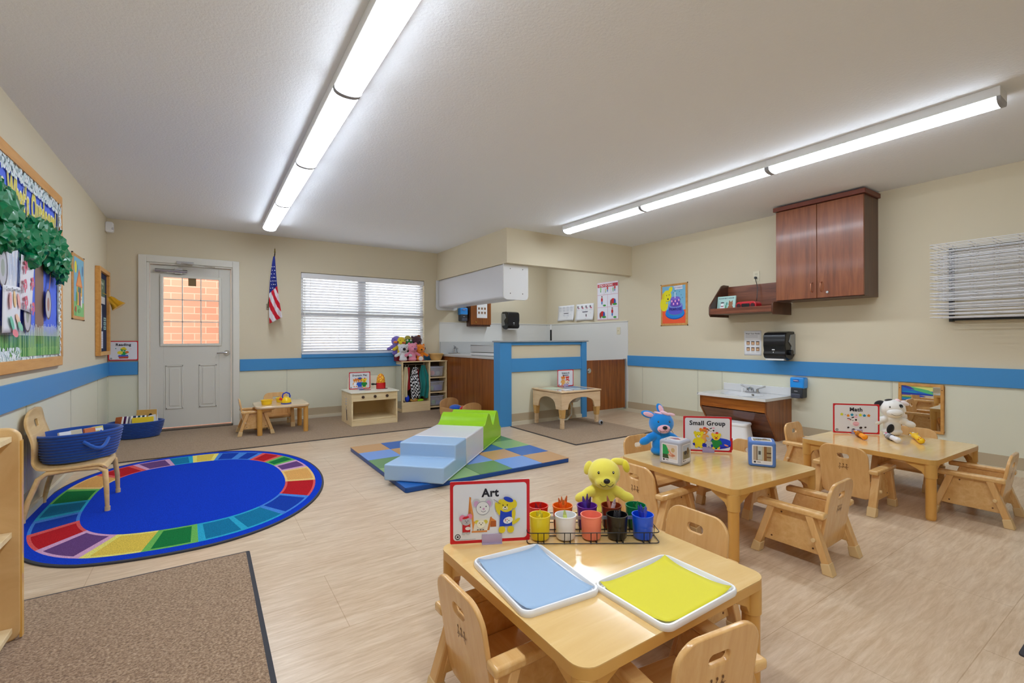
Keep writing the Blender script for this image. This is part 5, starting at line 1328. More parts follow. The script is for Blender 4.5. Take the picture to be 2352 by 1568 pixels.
# basket on chair: books lie nearly flat, covers up
for i, (dx, dy, c, lab) in enumerate(((-.085, -.01, (232, 232, 236), 'white board book at the left inside the basket on the chair'), (-.01, .01, (206, 196, 170), 'tan board book in the middle of the basket on the chair'), (.065, .0, (216, 120, 70), 'orange board book right of the tan one in the chair basket'), (.125, .02, (220, 206, 110), 'yellow board book at the right inside the basket on the chair'))):
    ca, sa = math.cos(R(38)), math.sin(R(38))
    book(lab, (-.735 + dx * ca - dy * sa, 4.385 + dx * sa + dy * ca, .41), (R(-14), R(0), R(38)), .066, .118, .02, c, art_a if i in (0, 3) else None)
bk = [(-.17, (236, 116, 40), 'orange board book at the left end of the floor basket'), (-.13, (120, 70, 150), 'purple board book near the left end of the floor basket'), (-.09, (226, 226, 232), 'white board book left of centre in the floor basket'), (-.045, (40, 60, 130), 'navy board book left of centre in the floor basket'), (-.005, (30, 130, 130), 'teal board book at the centre of the floor basket'), (.035, (60, 90, 160), 'blue board book right of centre in the floor basket')]
for dx, c, lab in bk: book(lab, (-.69 + dx, 7.03, .10), (R(-12), R(-8), R(-62)), .16, .16, .022, c)
book('tan picture book standing tallest in the floor basket by the door', (-.60, 7.08, .085), (R(-6), 0, R(-12)), .20, .235, .02, (206, 160, 84), art_b)
book('bright yellow picture book at the front of the floor basket by the door', (-.62, 6.945, .085), (R(-12), 0, R(4)), .20, .165, .018, (240, 206, 20))
book('white picture book at the right end of the floor basket by the door', (-.515, 7.03, .085), (R(-8), 0, R(60)), .13, .175, .02, (230, 230, 226))

# ================================================================ FAR WALL FURNITURE
def sensory():
    t = thing('sensory_table', 'pale maple sensory table with arched sides, tapered legs and one small wheel', 'table', (4.075, 4.855, .012))
    w, d, z = .665, .62, .478
    SX = Matrix(((1, 0, 0, 0), (0, 0, 1, 0), (0, 1, 0, 0), (0, 0, 0, 1))); SY = Matrix(((0, 0, 1, 0), (1, 0, 0, 0), (0, 1, 0, 0), (0, 0, 0, 1)))
    def arch(L):
        a = L / 2; pts = [(-a, .245), (-a, z - .03), (a, z - .03), (a, .245), (a - .10, .245)]
        for i in range(1, 12):
            u = PI * i / 12; pts.append(((a - .115) * math.cos(u), .275 + .115 * math.sin(u) ** .75))
        return pts + [(-a + .10, .245)]
    obj('side_apron', MB().prism(arch(w), -d / 2, -d / 2 + .018, 0, SX), SENSW, t, bevel=.003)
    obj('side_apron', MB().prism(arch(w), d / 2 - .018, d / 2, 0, SX), SENSW, t, bevel=.003)
    obj('side_apron', MB().prism(arch(d - .04), -w / 2, -w / 2 + .018, 0, SY), SENSW, t, bevel=.003)
    obj('side_apron', MB().prism(arch(d - .04), w / 2 - .018, w / 2, 0, SY), SENSW, t, bevel=.003)
    m = MB().box(-w / 2 - .01, w / 2 + .01, -d / 2 - .012, -d / 2 + .04, z - .02, z).box(-w / 2 - .01, w / 2 + .01, d / 2 - .04, d / 2 + .012, z - .02, z).box(-w / 2 - .01, -w / 2 + .04, -d / 2 + .04, d / 2 - .04, z - .02, z).box(w / 2 - .04, w / 2 + .01, -d / 2 + .04, d / 2 - .04, z - .02, z)
    obj('lid_frame', m, SENSW, t, bevel=.005)
    obj('clear_lid', MB().box(-w / 2 + .038, w / 2 - .038, -d / 2 + .038, d / 2 - .038, z - .008, z - .001), mat('glossy_lid', (206, 212, 206), .05, coat=1), t)
    A = Art(z=z); A.rect(-.26, -.05, -.05, .22, (214, 222, 190)); A.rect(-.02, -.22, .12, .05, (170, 190, 204)); A.rect(.14, -.02, .27, .2, (120, 150, 186)); A.rect(-.2, -.22, -.06, -.09, (226, 226, 230)); A.make('pictures_under_lid', t)
    lw = .055
    for sx in (-1, 1):
        for sy in (-1, 1):
            x, y = sx * (w / 2 - .036), sy * (d / 2 - .036)
            hgt = .035 if (sx > 0 and sy < 0) else 0
            lg = obj('leg', MB().box(x - .021, x + .021, y - .021, y + .021, hgt, .26), SENSW, t, bevel=.003)
            fs = [(x - .034, y - .034, .245), (x + .034, y - .034, .245), (x + .034, y + .034, .245), (x - .034, y + .034, .245), (x - .026, y - .026, .135), (x + .026, y - .026, .135), (x + .026, y + .026, .135), (x - .026, y + .026, .135)]
            obj('leg_sleeve', MB().add(fs, [(0, 1, 2, 3), (7, 6, 5, 4), (0, 4, 5, 1), (1, 5, 6, 2), (2, 6, 7, 3), (3, 7, 4, 0)]), mat('sleeve_maple', (214, 168, 100), .4), lg, bevel=.002)
            for zz in (.065, .17): obj('leg_peg', MB().cyl((x - .03 * 1, y + .0, zz), (x + .034, y, zz), .006, n=8), SENSW, lg)
    for yy in (-d / 2 + .0,):
        x = w / 2 - .01
        obj('wheel', MB().cyl((x - .0, yy - .005, .032), (x + .0, yy - .03, .032), .032, n=24), mat('wheel_grey', (170, 172, 180), .5), t, bevel=.004)
        obj('wheel_hub', MB().cyl((x, yy - .030, .032), (x, yy - .034, .032), .018, n=20), M_BLACKP, t)
    obj('tub', MB().lathe([(.0, .30), (.14, .30), (.17, .33), (.20, .44)], 32, 0, None, (0, .0, 0), 1.2, 1.0), mat('clear_tub', (206, 210, 214), .15, alpha=.45), t)
    pts = [(.12, .08, .30), (.16, .08, .22), (.17, .09, .10), (.10, .1, .03), (.0, .1, .03), (-.04, .12, .06)]
    obj('drain_hose', MB().tube(pts, .012, 8), mat('hose_white', (222, 220, 206), .35), t)
sensory()
sign('Science &\nSensory', 'red bordered Science and Sensory sign on the sensory table', (4.20, 5.02, .492), R(-4), d_sci, .275, .232, size=.03)

def stove():
    t = thing('play_stove', 'birch play stove with three dark knobs and open shelf below', 'play stove', (1.905, 6.52, .012))
    w, d, h = .62, .54, .43
    for s in (-1, 1): obj('side_panel', MB().box(min(s * w / 2, s * (w / 2 - .018)), max(s * w / 2, s * (w / 2 - .018)), -d / 2, d / 2, 0, h), BIRCH, t, bevel=.002)
    obj('top_panel', MB().box(-w / 2 - .01, w / 2 + .02, -d / 2 - .015, d / 2, h, h + .016), mat('stove_top_cream', (232, 228, 208), .35), t, bevel=.003)
    obj('back_panel', MB().box(-w / 2 + .018, w / 2 - .018, d / 2 - .012, d / 2, 0, h), BIRCHD, t)
    cp = obj('control_panel', MB().box(-w / 2 + .018, w / 2 - .018, -d / 2 + .006, -d / 2 + .022, h - .105, h), BIRCH, t, bevel=.002)
    for x in (-.16, 0.0, .165):
        obj('stove_knob', MB().lathe([(.019, 0), (.019, .012), (.014, .02), (.0, .022)], 20), acol((66, 46, 36)), cp, loc=(x, -d / 2 + .006, h - .052), rot=(R(90), 0, 0))
    obj('shelf_floor', MB().box(-w / 2 + .018, w / 2 - .018, -d / 2 + .01, d / 2 - .012, .072, .09), BIRCH, t, bevel=.002)
    obj('kick_board', MB().box(-w / 2 + .018, w / 2 - .018, -d / 2 + .006, -d / 2 + .02, 0, .07), BIRCH, t)
    m = MB().prism(rrect(.54, .20, .04, 5, .04, .52), -d / 2 - .0, -d / 2 + .016, 0, FRONT)
    obj('splash_board', MB().prism(rrect(.54, .20, .04, 5, .04, h + .09), -d / 2, -d / 2 + .016, 0, FRONT), mat('splash_cream', (234, 226, 204), .4), t)
    A = Art(); 
    for k in range(3): A.rect(-.03, .33 - k * .035, .04, .345 - k * .035, (196, 196, 206))
    A.ell(.0, .20, .02, .012, (200, 196, 206)); A.line([(.03, .24), (-.02, .19), (.05, .19)], .008, (90, 70, 80)); A.poly([(.0, .18), (.035, .19), (.065, .05), (.03, .05)], (80, 56, 62))
    A.make('side_sticker', t, Matrix.Translation((-w / 2 - .0005, .02, 0)) @ Matrix.Rotation(R(-90), 4, 'Z') @ FRONT)
    for (x, y, c) in ((-.09, .02, (56, 36, 130)), (-.03, -.03, (150, 40, 60)), (.22, .02, (60, 40, 50)), (.16, .06, (150, 40, 60))): obj('burner_disc', MB().cyl((x, y, h + .016), (x, y, h + .020), .045, n=24), acol(c), t)
stove()
sign('Dramatic Play', 'red bordered Dramatic Play sign standing on the play stove', (1.80, 6.62, .46), R(4), d_drama, .30, .238, size=.034)
t = thing('toy_saucepan', 'red toy saucepan with black handle on the play stove', 'toy pan', (2.08, 6.56, .4625))
obj('pan_body', MB().lathe([(.0, .0), (.064, .0), (.066, .012), (.066, .082), (.061, .082), (.061, .01), (0, .01)], 30), mat('toy_red', (206, 20, 28), .3, coat=.3), t, smooth=50)
obj('pan_handle', MB().tube([(-.062, -.005, .062), (-.09, -.008, .064), (-.115, -.01, .066), (-.135, -.012, .066)], [.010, .011, .016, .013], 12), M_BLACKP, t)
t = thing('toy_pineapple', 'yellow and orange scaled toy fruit standing in the red saucepan', 'toy fruit', (2.08, 6.56, .474))
pm = mat('toy_scales', (246, 180, 40), .4); n_, l_, b_n = nodes(pm)
vo = n_.new('ShaderNodeTexVoronoi'); vo.feature = 'DISTANCE_TO_EDGE'; vo.inputs['Scale'].default_value = 26; l_.new(coords(pm), vo.inputs['Vector'])
l_.new(ramp(pm, vo.outputs['Distance'], [(.05, (214, 110, 20)), (.16, (250, 196, 50))]), b_n.inputs['Base Color'])
obj('fruit_body', MB().lathe([(.0, .0), (.04, .0), (.056, .05), (.060, .09), (.054, .14), (.036, .18), (.014, .197), (0, .2)], 30), pm, t, smooth=80)

# play dishes
yl = mat('toy_yellow', (248, 206, 20), .3, coat=.3)
def dish(label, loc, r=.062):
    t = thing('toy_bowl', label, 'toy bowl', loc, group='yellow toy bowls')
    obj('bowl_body', MB().lathe([(0, 0), (r * .86, 0), (r * .95, .012), (r, .048), (r + .006, .05), (r + .006, .056), (r - .004, .056), (r - .010, .014), (0, .012)], 30), yl, t, smooth=50)
dish('yellow toy bowl at the left end of the small play table', (.625, 6.46, .358))
dish('yellow toy bowl behind the kettle on the small play table', (.80, 6.62, .358), .055)
t = thing('toy_kettle', 'yellow toy kettle with blue handle and red spout on the small play table', 'toy kettle', (.84, 6.43, .358))
obj('kettle_body', MB().lathe([(.0, .01), (.058, .01), (.060, .03), (.054, .055), (.036, .075), (.012, .085), (0, .086)], 30), yl, t, smooth=60)
obj('kettle_base', MB().lathe([(0, 0), (.06, 0), (.06, .011), (0, .011)], 30), acol((26, 60, 170)), t)
obj('kettle_handle', MB().tube([(-.034, 0, .06), (-.044, 0, .09), (-.034, 0, .122), (0, 0, .138), (.034, 0, .122), (.044, 0, .09), (.034, 0, .06)], .008, 10), acol((22, 54, 190)), t)
obj('kettle_spout', MB().cyl((-.045, -.01, .05), (-.075, -.014, .066), .013, .018, n=16), acol((226, 50, 34)), t)

def cubby():
    t = thing('dress_up_cubby', 'birch dress up cubby with hanging bay and three bin shelves beside the window', 'storage unit', (2.945, 7.15, .012))
    w, d, h = .77, .27, .80
    x0, x1 = -w / 2, w / 2; xm = .07
    for a, b in ((x0, x0 + .02), (xm, xm + .02), (x1 - .02, x1)): obj('upright_panel', MB().box(a, b, -d / 2, d / 2, .0, h - .018), BIRCH, t, bevel=.002)
    obj('top_board', MB().box(x0 - .01, x1 + .005, -d / 2 - .005, d / 2, h - .018, h), BIRCH, t, bevel=.002)
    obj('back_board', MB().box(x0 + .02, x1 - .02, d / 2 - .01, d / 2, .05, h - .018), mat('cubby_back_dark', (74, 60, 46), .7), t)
    obj('kick_board', MB().box(x0 + .02, xm, -d / 2 + .004, -d / 2 + .02, .0, .155), BIRCH, t)
    obj('bay_floor', MB().box(x0 + .02, xm, -d / 2 + .02, d / 2 - .01, .13, .145), BIRCHD, t)
    for z in (.055, .29, .53): obj('bin_shelf', MB().box(xm + .02, x1 - .02, -d / 2, d / 2 - .01, z - .018, z), BIRCH, t, bevel=.0015)
    obj('mirror_side', MB().box(x0 - .008, x0 - .003, -d / 2 + .02, d / 2 - .01, .06, h - .05), mat('acrylic_mirror', (226, 228, 226), .06, .9), t)
    obj('clothes_rail', MB().cyl((x0 + .02, 0, h - .06), (xm, 0, h - .06), .008, n=10), M_CHROME, t)
cubby()
def bin_(label, z, contents):
    t = thing('storage_bin', label, 'bin', (3.157, 7.145, z + .014), group='clear plastic bins in the cubby')
    w, d, h = .235, .24, .155
    m = MB(); o0 = rrect(w - .02, d - .02, .02, 3); o1 = rrect(w, d, .02, 3); i1 = rrect(w - .008, d - .008, .018, 3); i0 = rrect(w - .028, d - .028, .018, 3); n = len(o0)
    vs = [(p[0], p[1], 0) for p in o0] + [(p[0], p[1], h) for p in o1] + [(p[0], p[1], h) for p in i1] + [(p[0], p[1], .006) for p in i0]
    fs = [(k * n + j, k * n + (j + 1) % n, (k + 1) * n + (j + 1) % n, (k + 1) * n + j) for k in range(3) for j in range(n)] + [list(range(n))[::-1], list(range(3 * n, 4 * n))]
    obj('bin_body', m.add(vs, fs), mat('frosted_plastic', (232, 236, 250), .2, alpha=.28), t, bevel=.002)
    obj('bin_rim', MB().holed(rrect(w + .012, d + .012, .02, 3), rrect(w - .004, d - .004, .018, 3), h - .012, h, 0), mat('frosted_rim', (200, 204, 226), .3, alpha=.8), t)
    for nm, lab, x, r, c, cat in contents:
        b = thing(nm, lab, cat, (3.157 + x, 7.10, z + .022), group='toys in the clear bins')
        if nm == 'toy_block': obj('block_body', MB().box(-r, r, -r * .7, r * .7, 0, r * 1.3), acol(c), b, bevel=.006)
        else: obj('ball_body', MB().ell((0, 0, r), r), acol(c), b)
bin_('clear plastic bin on the top shelf of the cubby, orange ball inside', .542, [('toy_ball', 'orange ball inside the top clear bin of the cubby', -.055, .042, (226, 110, 80), 'ball'), ('toy_ball', 'grey green ball inside the top clear bin of the cubby', .05, .038, (150, 176, 170), 'ball')])
bin_('clear plastic bin on the middle shelf of the cubby, blue box inside', .302, [('toy_ball', 'light green ball inside the middle clear bin of the cubby', -.065, .036, (130, 190, 100), 'ball'), ('toy_block', 'blue toy box inside the middle clear bin of the cubby', .035, .062, (50, 80, 190), 'toy')])
bin_('clear plastic bin on the bottom shelf of the cubby, next to the cradle', .067, [('toy_ball', 'bright green ball inside the bottom clear bin of the cubby', -.03, .036, (110, 190, 90), 'ball'), ('toy_block', 'blue toy block inside the bottom clear bin of the cubby', .05, .04, (60, 110, 180), 'toy')])
def garment(name, label, x, c, w, z0, z1, seed, mats=None, yoff=0.0):
    t = thing(name, label, 'dress up garment', (x, 7.06 + yoff, .012), group='dress up clothes hanging in the cubby')
    mm = mats or mat('cloth_' + name + str(seed), c, .85, sheen=.3)
    def g(u, v):
        ww = w * (.45 + .55 * min(1, v * 3.2)) * (1 + .08 * math.sin(v * 7 + seed))
        return ((u - .5) * ww + .012 * math.sin(v * 5 + seed), .018 * math.sin(u * 12 + seed) * (.4 + v) + .01 * math.sin(v * 8), z1 - (z1 - z0) * v + .02 * math.sin(u * 7 + seed) * v)
    obj('cloth', MB().grid(g, 18, 24), mm, t, solid=.006, smooth=80)
    obj('hanger_hook', MB().tube([(0, 0, z1 - .01), (0, 0, z1 + .02), (.01, 0, z1 + .035)], .003, 6), M_CHROME, t)
ck = mat('check_cloth', (240, 240, 240), .85); n_, l_, b_n = nodes(ck)
chn = n_.new('ShaderNodeTexChecker'); chn.inputs['Scale'].default_value = 34; chn.inputs['Color1'].default_value = lin((236, 236, 240)); chn.inputs['Color2'].default_value = lin((20, 20, 26))
l_.new(coords(ck, (1, .001, 1), rot=(0, R(12), 0)), chn.inputs['Vector']); l_.new(chn.outputs['Color'], b_n.inputs['Base Color'])
garment('cream_costume', 'cream costume hanging at the left of the cubby', 2.63, (222, 212, 176), .09, .17, .71, 1)
garment('red_costume', 'red and white costume hanging second from left in the cubby', 2.69, (206, 40, 54), .07, .34, .70, 2, yoff=.03)
garment('checkered_costume', 'black and white checkered costume hanging in the middle of the cubby', 2.79, None, .15, .20, .70, 3, ck, -.02)
garment('crimson_costume', 'crimson costume showing behind the checkered one in the cubby', 2.865, (196, 24, 40), .06, .22, .66, 4, yoff=.04)
garment('teal_costume', 'teal costume hanging at the right of the cubby bay', 2.935, (16, 124, 120), .15, .21, .73, 5, yoff=-.01)
for nm, lab, x, c, r in (('blue_bag', 'blue toy bag on the floor of the cubby bay', 2.665, (20, 60, 200), (.035, .05, .06)), ('tan_hat', 'tan toy hat on the floor of the cubby bay', 2.78, (196, 146, 70), (.07, .05, .03)), ('lime_cap', 'lime green toy cap on the floor of the cubby bay', 2.88, (160, 214, 30), (.065, .05, .022))):
    t = thing(nm, lab, 'toy', (x, 7.08, .158)); obj('soft_body', MB().ell((0, 0, r[2]), r), mat('soft_' + nm, c, .8), t)
t = thing('woven_basket', 'small empty tan woven basket on top of the cubby', 'basket', (3.20, 7.16, .8125))
wb = mat('woven_straw', (226, 186, 120), .7); n_, l_, b_n = nodes(wb); wv = n_.new('ShaderNodeTexWave'); wv.inputs['Scale'].default_value = 40; wv.bands_direction = 'Z'; l_.new(coords(wb), wv.inputs['Vector']); bump(wb, wv.outputs['Fac'], .5, .004)
obj('basket_body', MB().lathe([(0, 0), (.082, 0), (.086, .01), (.118, .095), (.124, .1), (.124, .112), (.114, .112), (.112, .1), (.08, .012), (0, .01)], 36), wb, t, smooth=50)
t = thing('red_felt_mat', 'thin red felt mat under the animal puppets on top of the cubby', 'mat', (2.74, 7.13, .8125)); obj('felt', MB().box(-.2, .22, -.11, .0, 0, .003), acol((176, 24, 44)), t)
t = thing('red_box', 'low dark red box the back row of animal puppets sits on, atop the cubby', 'box', (2.72, 7.21, .8125)); obj('box_body', MB().box(-.2, .22, -.055, .07, 0, .098), acol((140, 24, 40)), t, bevel=.004)

def cradle():
    t = thing('doll_cradle', 'small wooden doll cradle with rounded ends on the brown carpet by the counter', 'doll cradle', (3.02, 5.93, .0125), R(8))
    W, L = .32, .56
    cm = wood('cradle_ply', [(.3, (196, 146, 90)), (.6, (210, 162, 106)), (.8, (222, 178, 124))], (14, 3, 3), .4, .2)
    for y, hh in ((-L / 2, .27), (L / 2, .29)):
        pts = [(-W / 2 + .02, .0), (W / 2 - .02, 0), (W / 2, .12), (W / 2, hh - .07)] + [(W / 2 * math.cos(R(a)), hh - .07 + .07 * math.sin(R(a))) for a in range(10, 180, 10)] + [(-W / 2, hh - .07), (-W / 2, .12)]
        obj('end_board', MB().prism(pts, -.008, .008, 0, Matrix.Translation((0, y, 0)) @ FRONT), cm, t, bevel=.004)
    for s in (-1, 1): obj('side_rail', MB().box(min(s * (W / 2 - .012), s * W / 2), max(s * (W / 2 - .012), s * W / 2), -L / 2 + .008, L / 2 - .008, .06, .17), cm, t, bevel=.003)
    obj('cradle_floor', MB().box(-W / 2 + .012, W / 2 - .012, -L / 2 + .008, L / 2 - .008, .04, .05), cm, t)
    ca, sa = math.cos(R(8)), math.sin(R(8))
    for nm, lab, dx, dy, r, c in (('blue_cushion', 'bright blue soft toy lying in the doll cradle', -.01, .1, (.08, .11, .05), (24, 90, 200)), ('red_cushion', 'red soft toy lying in the doll cradle', .02, -.09, (.08, .08, .05), (206, 24, 40)), ('white_cushion', 'small white soft toy between the blue and red ones in the cradle', .075, .0, (.035, .04, .04), (232, 232, 236))):
        b = thing(nm, lab, 'soft toy', (3.02 + dx * ca - dy * sa, 5.93 + dx * sa + dy * ca, .12), R(8)); obj('soft_body', MB().ell((0, 0, r[2]), r), mat('plush_' + nm, c, .9, sheen=.5), b)
cradle()

# ================================================================ THINGS ON THE TABLES
def tray(label, loc, rz, w, d, paper_c, plabel):
    t = thing('art_tray', label, 'tray', loc, rz, 'white plastic art trays')
    n = 7; rr = .03
    L = [(w, d, rr, .0), (w + .003, d + .003, rr, .006), (w + .003, d + .003, rr, .014), (w - .002, d - .002, rr, .0185), (w - .012, d - .012, rr - .004, .0185), (w - .017, d - .017, rr - .006, .014), (w - .020, d - .020, rr - .008, .006)]
    vs = []; 
    for a, b, r_, z in L: vs += [(p[0], p[1], z) for p in rrect(a, b, r_, n)]
    k = len(rrect(w, d, rr, n))
    fs = [(i * k + j, i * k + (j + 1) % k, (i + 1) * k + (j + 1) % k, (i + 1) * k + j) for i in range(len(L) - 1) for j in range(k)] + [list(range(k))[::-1], [(len(L) - 1) * k + j for j in range(k)]]
    obj('tray_body', MB().add(vs, fs), mat('tray_white', (240, 240, 242), .22, coat=.4), t, smooth=50)
    p = thing('coloured_paper', plabel, 'paper', (loc[0], loc[1], loc[2] + .0075), rz)
    pw, pd = w - .034, d - .034
    def g(u, v):
        cx, cy = abs(u - .5) * 2, abs(v - .5) * 2
        return ((u - .5) * pw, (v - .5) * pd, .013 * (cx ** 5) * (cy ** 3) + .0025 * max(0, v - .8) * 5)
    obj('paper_sheet', MB().grid(g, 16, 16), acol(paper_c, .6), p, solid=.0006, smooth=80)
tray('white plastic tray lined with pale blue paper on the nearest table', (.872, 1.208, TZ), R(-5), .268, .36, (156, 184, 214), 'pale blue paper sheet lying in the left tray')
tray('white plastic tray lined with yellow paper on the nearest table', (1.165, .925, TZ), R(1), .345, .275, (220, 210, 46), 'bright yellow paper sheet lying in the right tray')

CX, CY, CR = 1.262, 1.366, R(-33)
def cl(x, y):
    return (CX + x * math.cos(CR) - y * math.sin(CR), CY + x * math.sin(CR) + y * math.cos(CR))
def caddy():
    t = thing('wire_caddy', 'black wire caddy holding two rows of coloured cups on the nearest table', 'caddy', (CX, CY, TZ), CR)
    wr = mat('black_wire', (24, 22, 26), .35, .3); r = .0017; W, D = .248, .101
    def ring(z, w=W, d=D): return [(p[0], p[1], z) for p in rrect(2 * w, 2 * d, .015, 4)]
    obj('wire_ring', MB().tube(ring(.004), r, 6, closed=True), wr, t); obj('wire_ring', MB().tube(ring(.043), r, 6, closed=True), wr, t)
    for i in range(5):
        for dx in (-.010, .012):
            x = -.198 + i * .099 + dx
            obj('upright_wire', MB().tube([(x, -D, .043), (x, -D, .003), (x, D, .003), (x, D, .043)], r, 6), wr, t)
    for y in (-.03, .03): obj('floor_wire', MB().tube([(-W, y, .043), (-W, y, .003), (W, y, .003), (W, y, .043)], r, 6), wr, t)
    for x in (-.1485, -.0495, .0495, .1485): obj('divider_wire', MB().tube([(x - .012, 0, .004), (x - .012, 0, .066), (x + .012, 0, .066), (x + .012, 0, .004)], r, 6), wr, t)
    obj('handle_strip', MB().box(-.2, .2, -.0015, .0015, .055, .068), mat('grey_strip', (186, 190, 200), .25, .5), t)
caddy()
random.seed(21)
cups = [(-2, -1, 'yellow', (238, 212, 30)), (-1, -1, 'white', (234, 232, 236)), (0, -1, 'pink', (244, 134, 110)), (1, -1, 'black', (16, 14, 16)), (2, -1, 'blue', (16, 84, 226)),
        (-2, 1, 'red', (218, 36, 22)), (-1, 1, 'orange', (240, 116, 24)), (0, 1, 'purple', (104, 40, 150)), (1, 1, 'brown', (128, 46, 20)), (2, 1, 'green', (14, 120, 70))]
cray = {'yellow': [(236, 220, 60)] * 3, 'white': [(214, 226, 120)], 'pink': [], 'black': [(52, 50, 54)] * 3, 'blue': [(40, 60, 180), (50, 70, 200), (90, 100, 210), (90, 104, 216), (60, 80, 200)],
        'red': [(190, 30, 34), (150, 24, 40)], 'orange': [(240, 110, 30), (236, 120, 40), (240, 100, 26), (242, 130, 50)], 'purple': [(84, 40, 130), (90, 60, 170), (70, 30, 100)], 'brown': [(200, 120, 90), (214, 186, 190)], 'green': [(20, 120, 60), (30, 140, 70)]}
for ix, iy, nm, c in cups:
    x, y = cl(ix * .099, iy * .05)
    row = 'front' if iy < 0 else 'back'
    t = thing('crayon_cup', '%s plastic cup in the %s row of the wire caddy' % (nm, row), 'cup', (x, y, TZ + .006), 0, 'coloured cups in the wire caddy')
    prof = [(0, 0), (.033, 0), (.0362, .005), (.0400, .083), (.0415, .084), (.0415, .088), (.038, .088), (.0378, .082), (.0342, .006), (0, .005)]
    obj('cup_body', MB().lathe(prof, 36), mat('cup_' + nm, c, .3, coat=.3), t, smooth=50)
    k = len(cray[nm])
    for q, cc in enumerate(cray[nm]):
        a = 2 * PI * (q + .35) / max(k, 1) + ix; lean = 13
        low = nm in ('white', 'yellow', 'black', 'green', 'red')
        ln = random.uniform(.088, .100) if low else random.uniform(.108, .122)
        kind = 'marker' if cc in ((90, 60, 170), (214, 226, 120), (214, 186, 190), (52, 50, 54)) else 'crayon'
        tt = thing(kind, '%s %s leaning in the %s cup of the wire caddy' % (nm if nm != 'white' else 'pale yellow', kind, nm), kind, (x + .010 * math.cos(a + PI) * .9, y + .010 * math.sin(a + PI) * .9, TZ + .0145), rot=(R(lean) * -math.sin(a), R(lean) * math.cos(a), 0), group='%ss in the %s cup' % (kind, nm))
        rr = .0078 if kind == 'marker' else .0064
        obj('barrel', MB().cyl((0, 0, 0), (0, 0, ln * .82), rr, n=14), acol(cc), tt)
        obj('tip', MB().lathe([(rr * .85, ln * .82), (rr * .8, ln * .86), (rr * .3, ln), (0, ln + .001)], 14), acol(tuple(int(v * .8) for v in cc)), tt)

def photo_cube(label, loc, rz, s, c, arts):
    t = thing('photo_cube', label, 'photo cube', loc, rz)
    obj('cube_body', MB().prism(rrect(s, s, .014, 4), 0, s + .004), mat('cube_vinyl_%d' % c[0], c, .4, coat=.1), t, bevel=.012, seg=4)
    fr = [(FRONT, (0, -s / 2 - .0003, 0)), (Matrix.Rotation(PI / 2, 4, 'Z') @ FRONT, (s / 2 + .0003, 0, 0)), (UP, (0, 0, s + .0045))]
    for i, (Mr, tr) in enumerate(fr):
        A = Art(); h = s * .78; cy = s / 2 if i < 2 else 0; a = s * .37
        A.poly(rrect(2 * a, h, .006, 3, 0, cy), (226, 224, 228)); arts[min(i, len(arts) - 1)](A, a * .88, cy)
        A.ell(-a * .72, cy - h * .39, .006, .006, (60, 54, 60)); A.rect(-a * .5, cy - h * .41, -a * .15, cy - h * .37, (130, 126, 130)); A.rect(a * .1, cy - h * .40, a * .8, cy - h * .392, (180, 178, 182))
        A.make('photo_label', t, Matrix.Translation(tr) @ Mr)
def ph_hand(A, a, cy):
    A.rect(-a, cy - .035, a, cy + .05, (216, 200, 186)); A.poly([(-a, cy - .02), (-a, cy + .05), (-a * .5, cy + .045), (-a * .1, cy + .01), (-a * .2, cy - .02)], (40, 160, 84)); A.poly([(-a, cy - .035), (-a * .1, cy - .035), (-a * .3, cy - .01), (-a, cy - .01)], (60, 80, 50)); A.line([(-a * .2, cy + .02), (a * .2, cy - .004), (a * .5, cy - .006)], .009, (216, 150, 120)); A.line([(-a * .25, cy - .008), (a * .2, cy - .016), (a * .5, cy - .02)], .009, (206, 140, 108)); A.ell(a * .45, cy + .02, .012, .014, (196, 168, 120)); A.ell(a * .5, cy - .012, .012, .006, (190, 120, 90))
def ph_zoo(A, a, cy):
    A.rect(-a, cy - .035, a, cy + .05, (150, 140, 110)); A.rect(-a, cy + .015, a, cy + .05, (180, 190, 206)); A.ell(-a * .3, cy + .004, .02, .012, (60, 58, 60)); A.ell(a * .4, cy + .01, .014, .022, (120, 96, 60))
    for q in range(4): A.line([(-a * .6 + q * .012, cy - .03), (-a * .6 + q * .012, cy)], .003, (70, 64, 60))
def ph_red(A, a, cy):
    A.rect(-a, cy - .03, a, cy + .045, (206, 196, 190)); A.poly([(-a * .8, cy), (a * .1, cy + .03), (a * .9, cy - .01), (a * .1, cy - .02)], (170, 90, 80)); A.ell(0, cy, .012, .01, (70, 60, 120))
def ph_room(A, a, cy):
    A.rect(-a, cy - .035, a, cy + .05, (176, 160, 142)); A.rect(-a * .62, cy - .035, -a * .55, cy + .05, (70, 50, 40)); A.rect(-a * .5, cy - .03, a * .0, cy + .05, (190, 194, 190)); A.rect(-a * .42, cy + .0, -a * .15, cy + .022, (80, 84, 84)); A.rect(a * .2, cy - .035, a * .5, cy + .05, (136, 92, 50)); A.rect(a * .5, cy - .035, a, cy + .05, (156, 138, 104)); A.rect(a * .5, cy + .008, a, cy + .016, (90, 62, 40)); A.rect(a * .5, cy - .016, a, cy - .008, (110, 76, 56)); A.rect(a * .05, cy - .035, a * .14, cy + .05, (200, 190, 150))
photo_cube('grey soft photo cube with hand washing picture on the middle table', (2.432, 1.853, TZ), R(-79), .142, (176, 178, 190), [ph_hand, ph_zoo, ph_red])
photo_cube('blue soft photo cube on the middle table', (2.836, 1.535, TZ), R(-58.5), .146, (84, 124, 196), [ph_room, ph_zoo, ph_zoo])

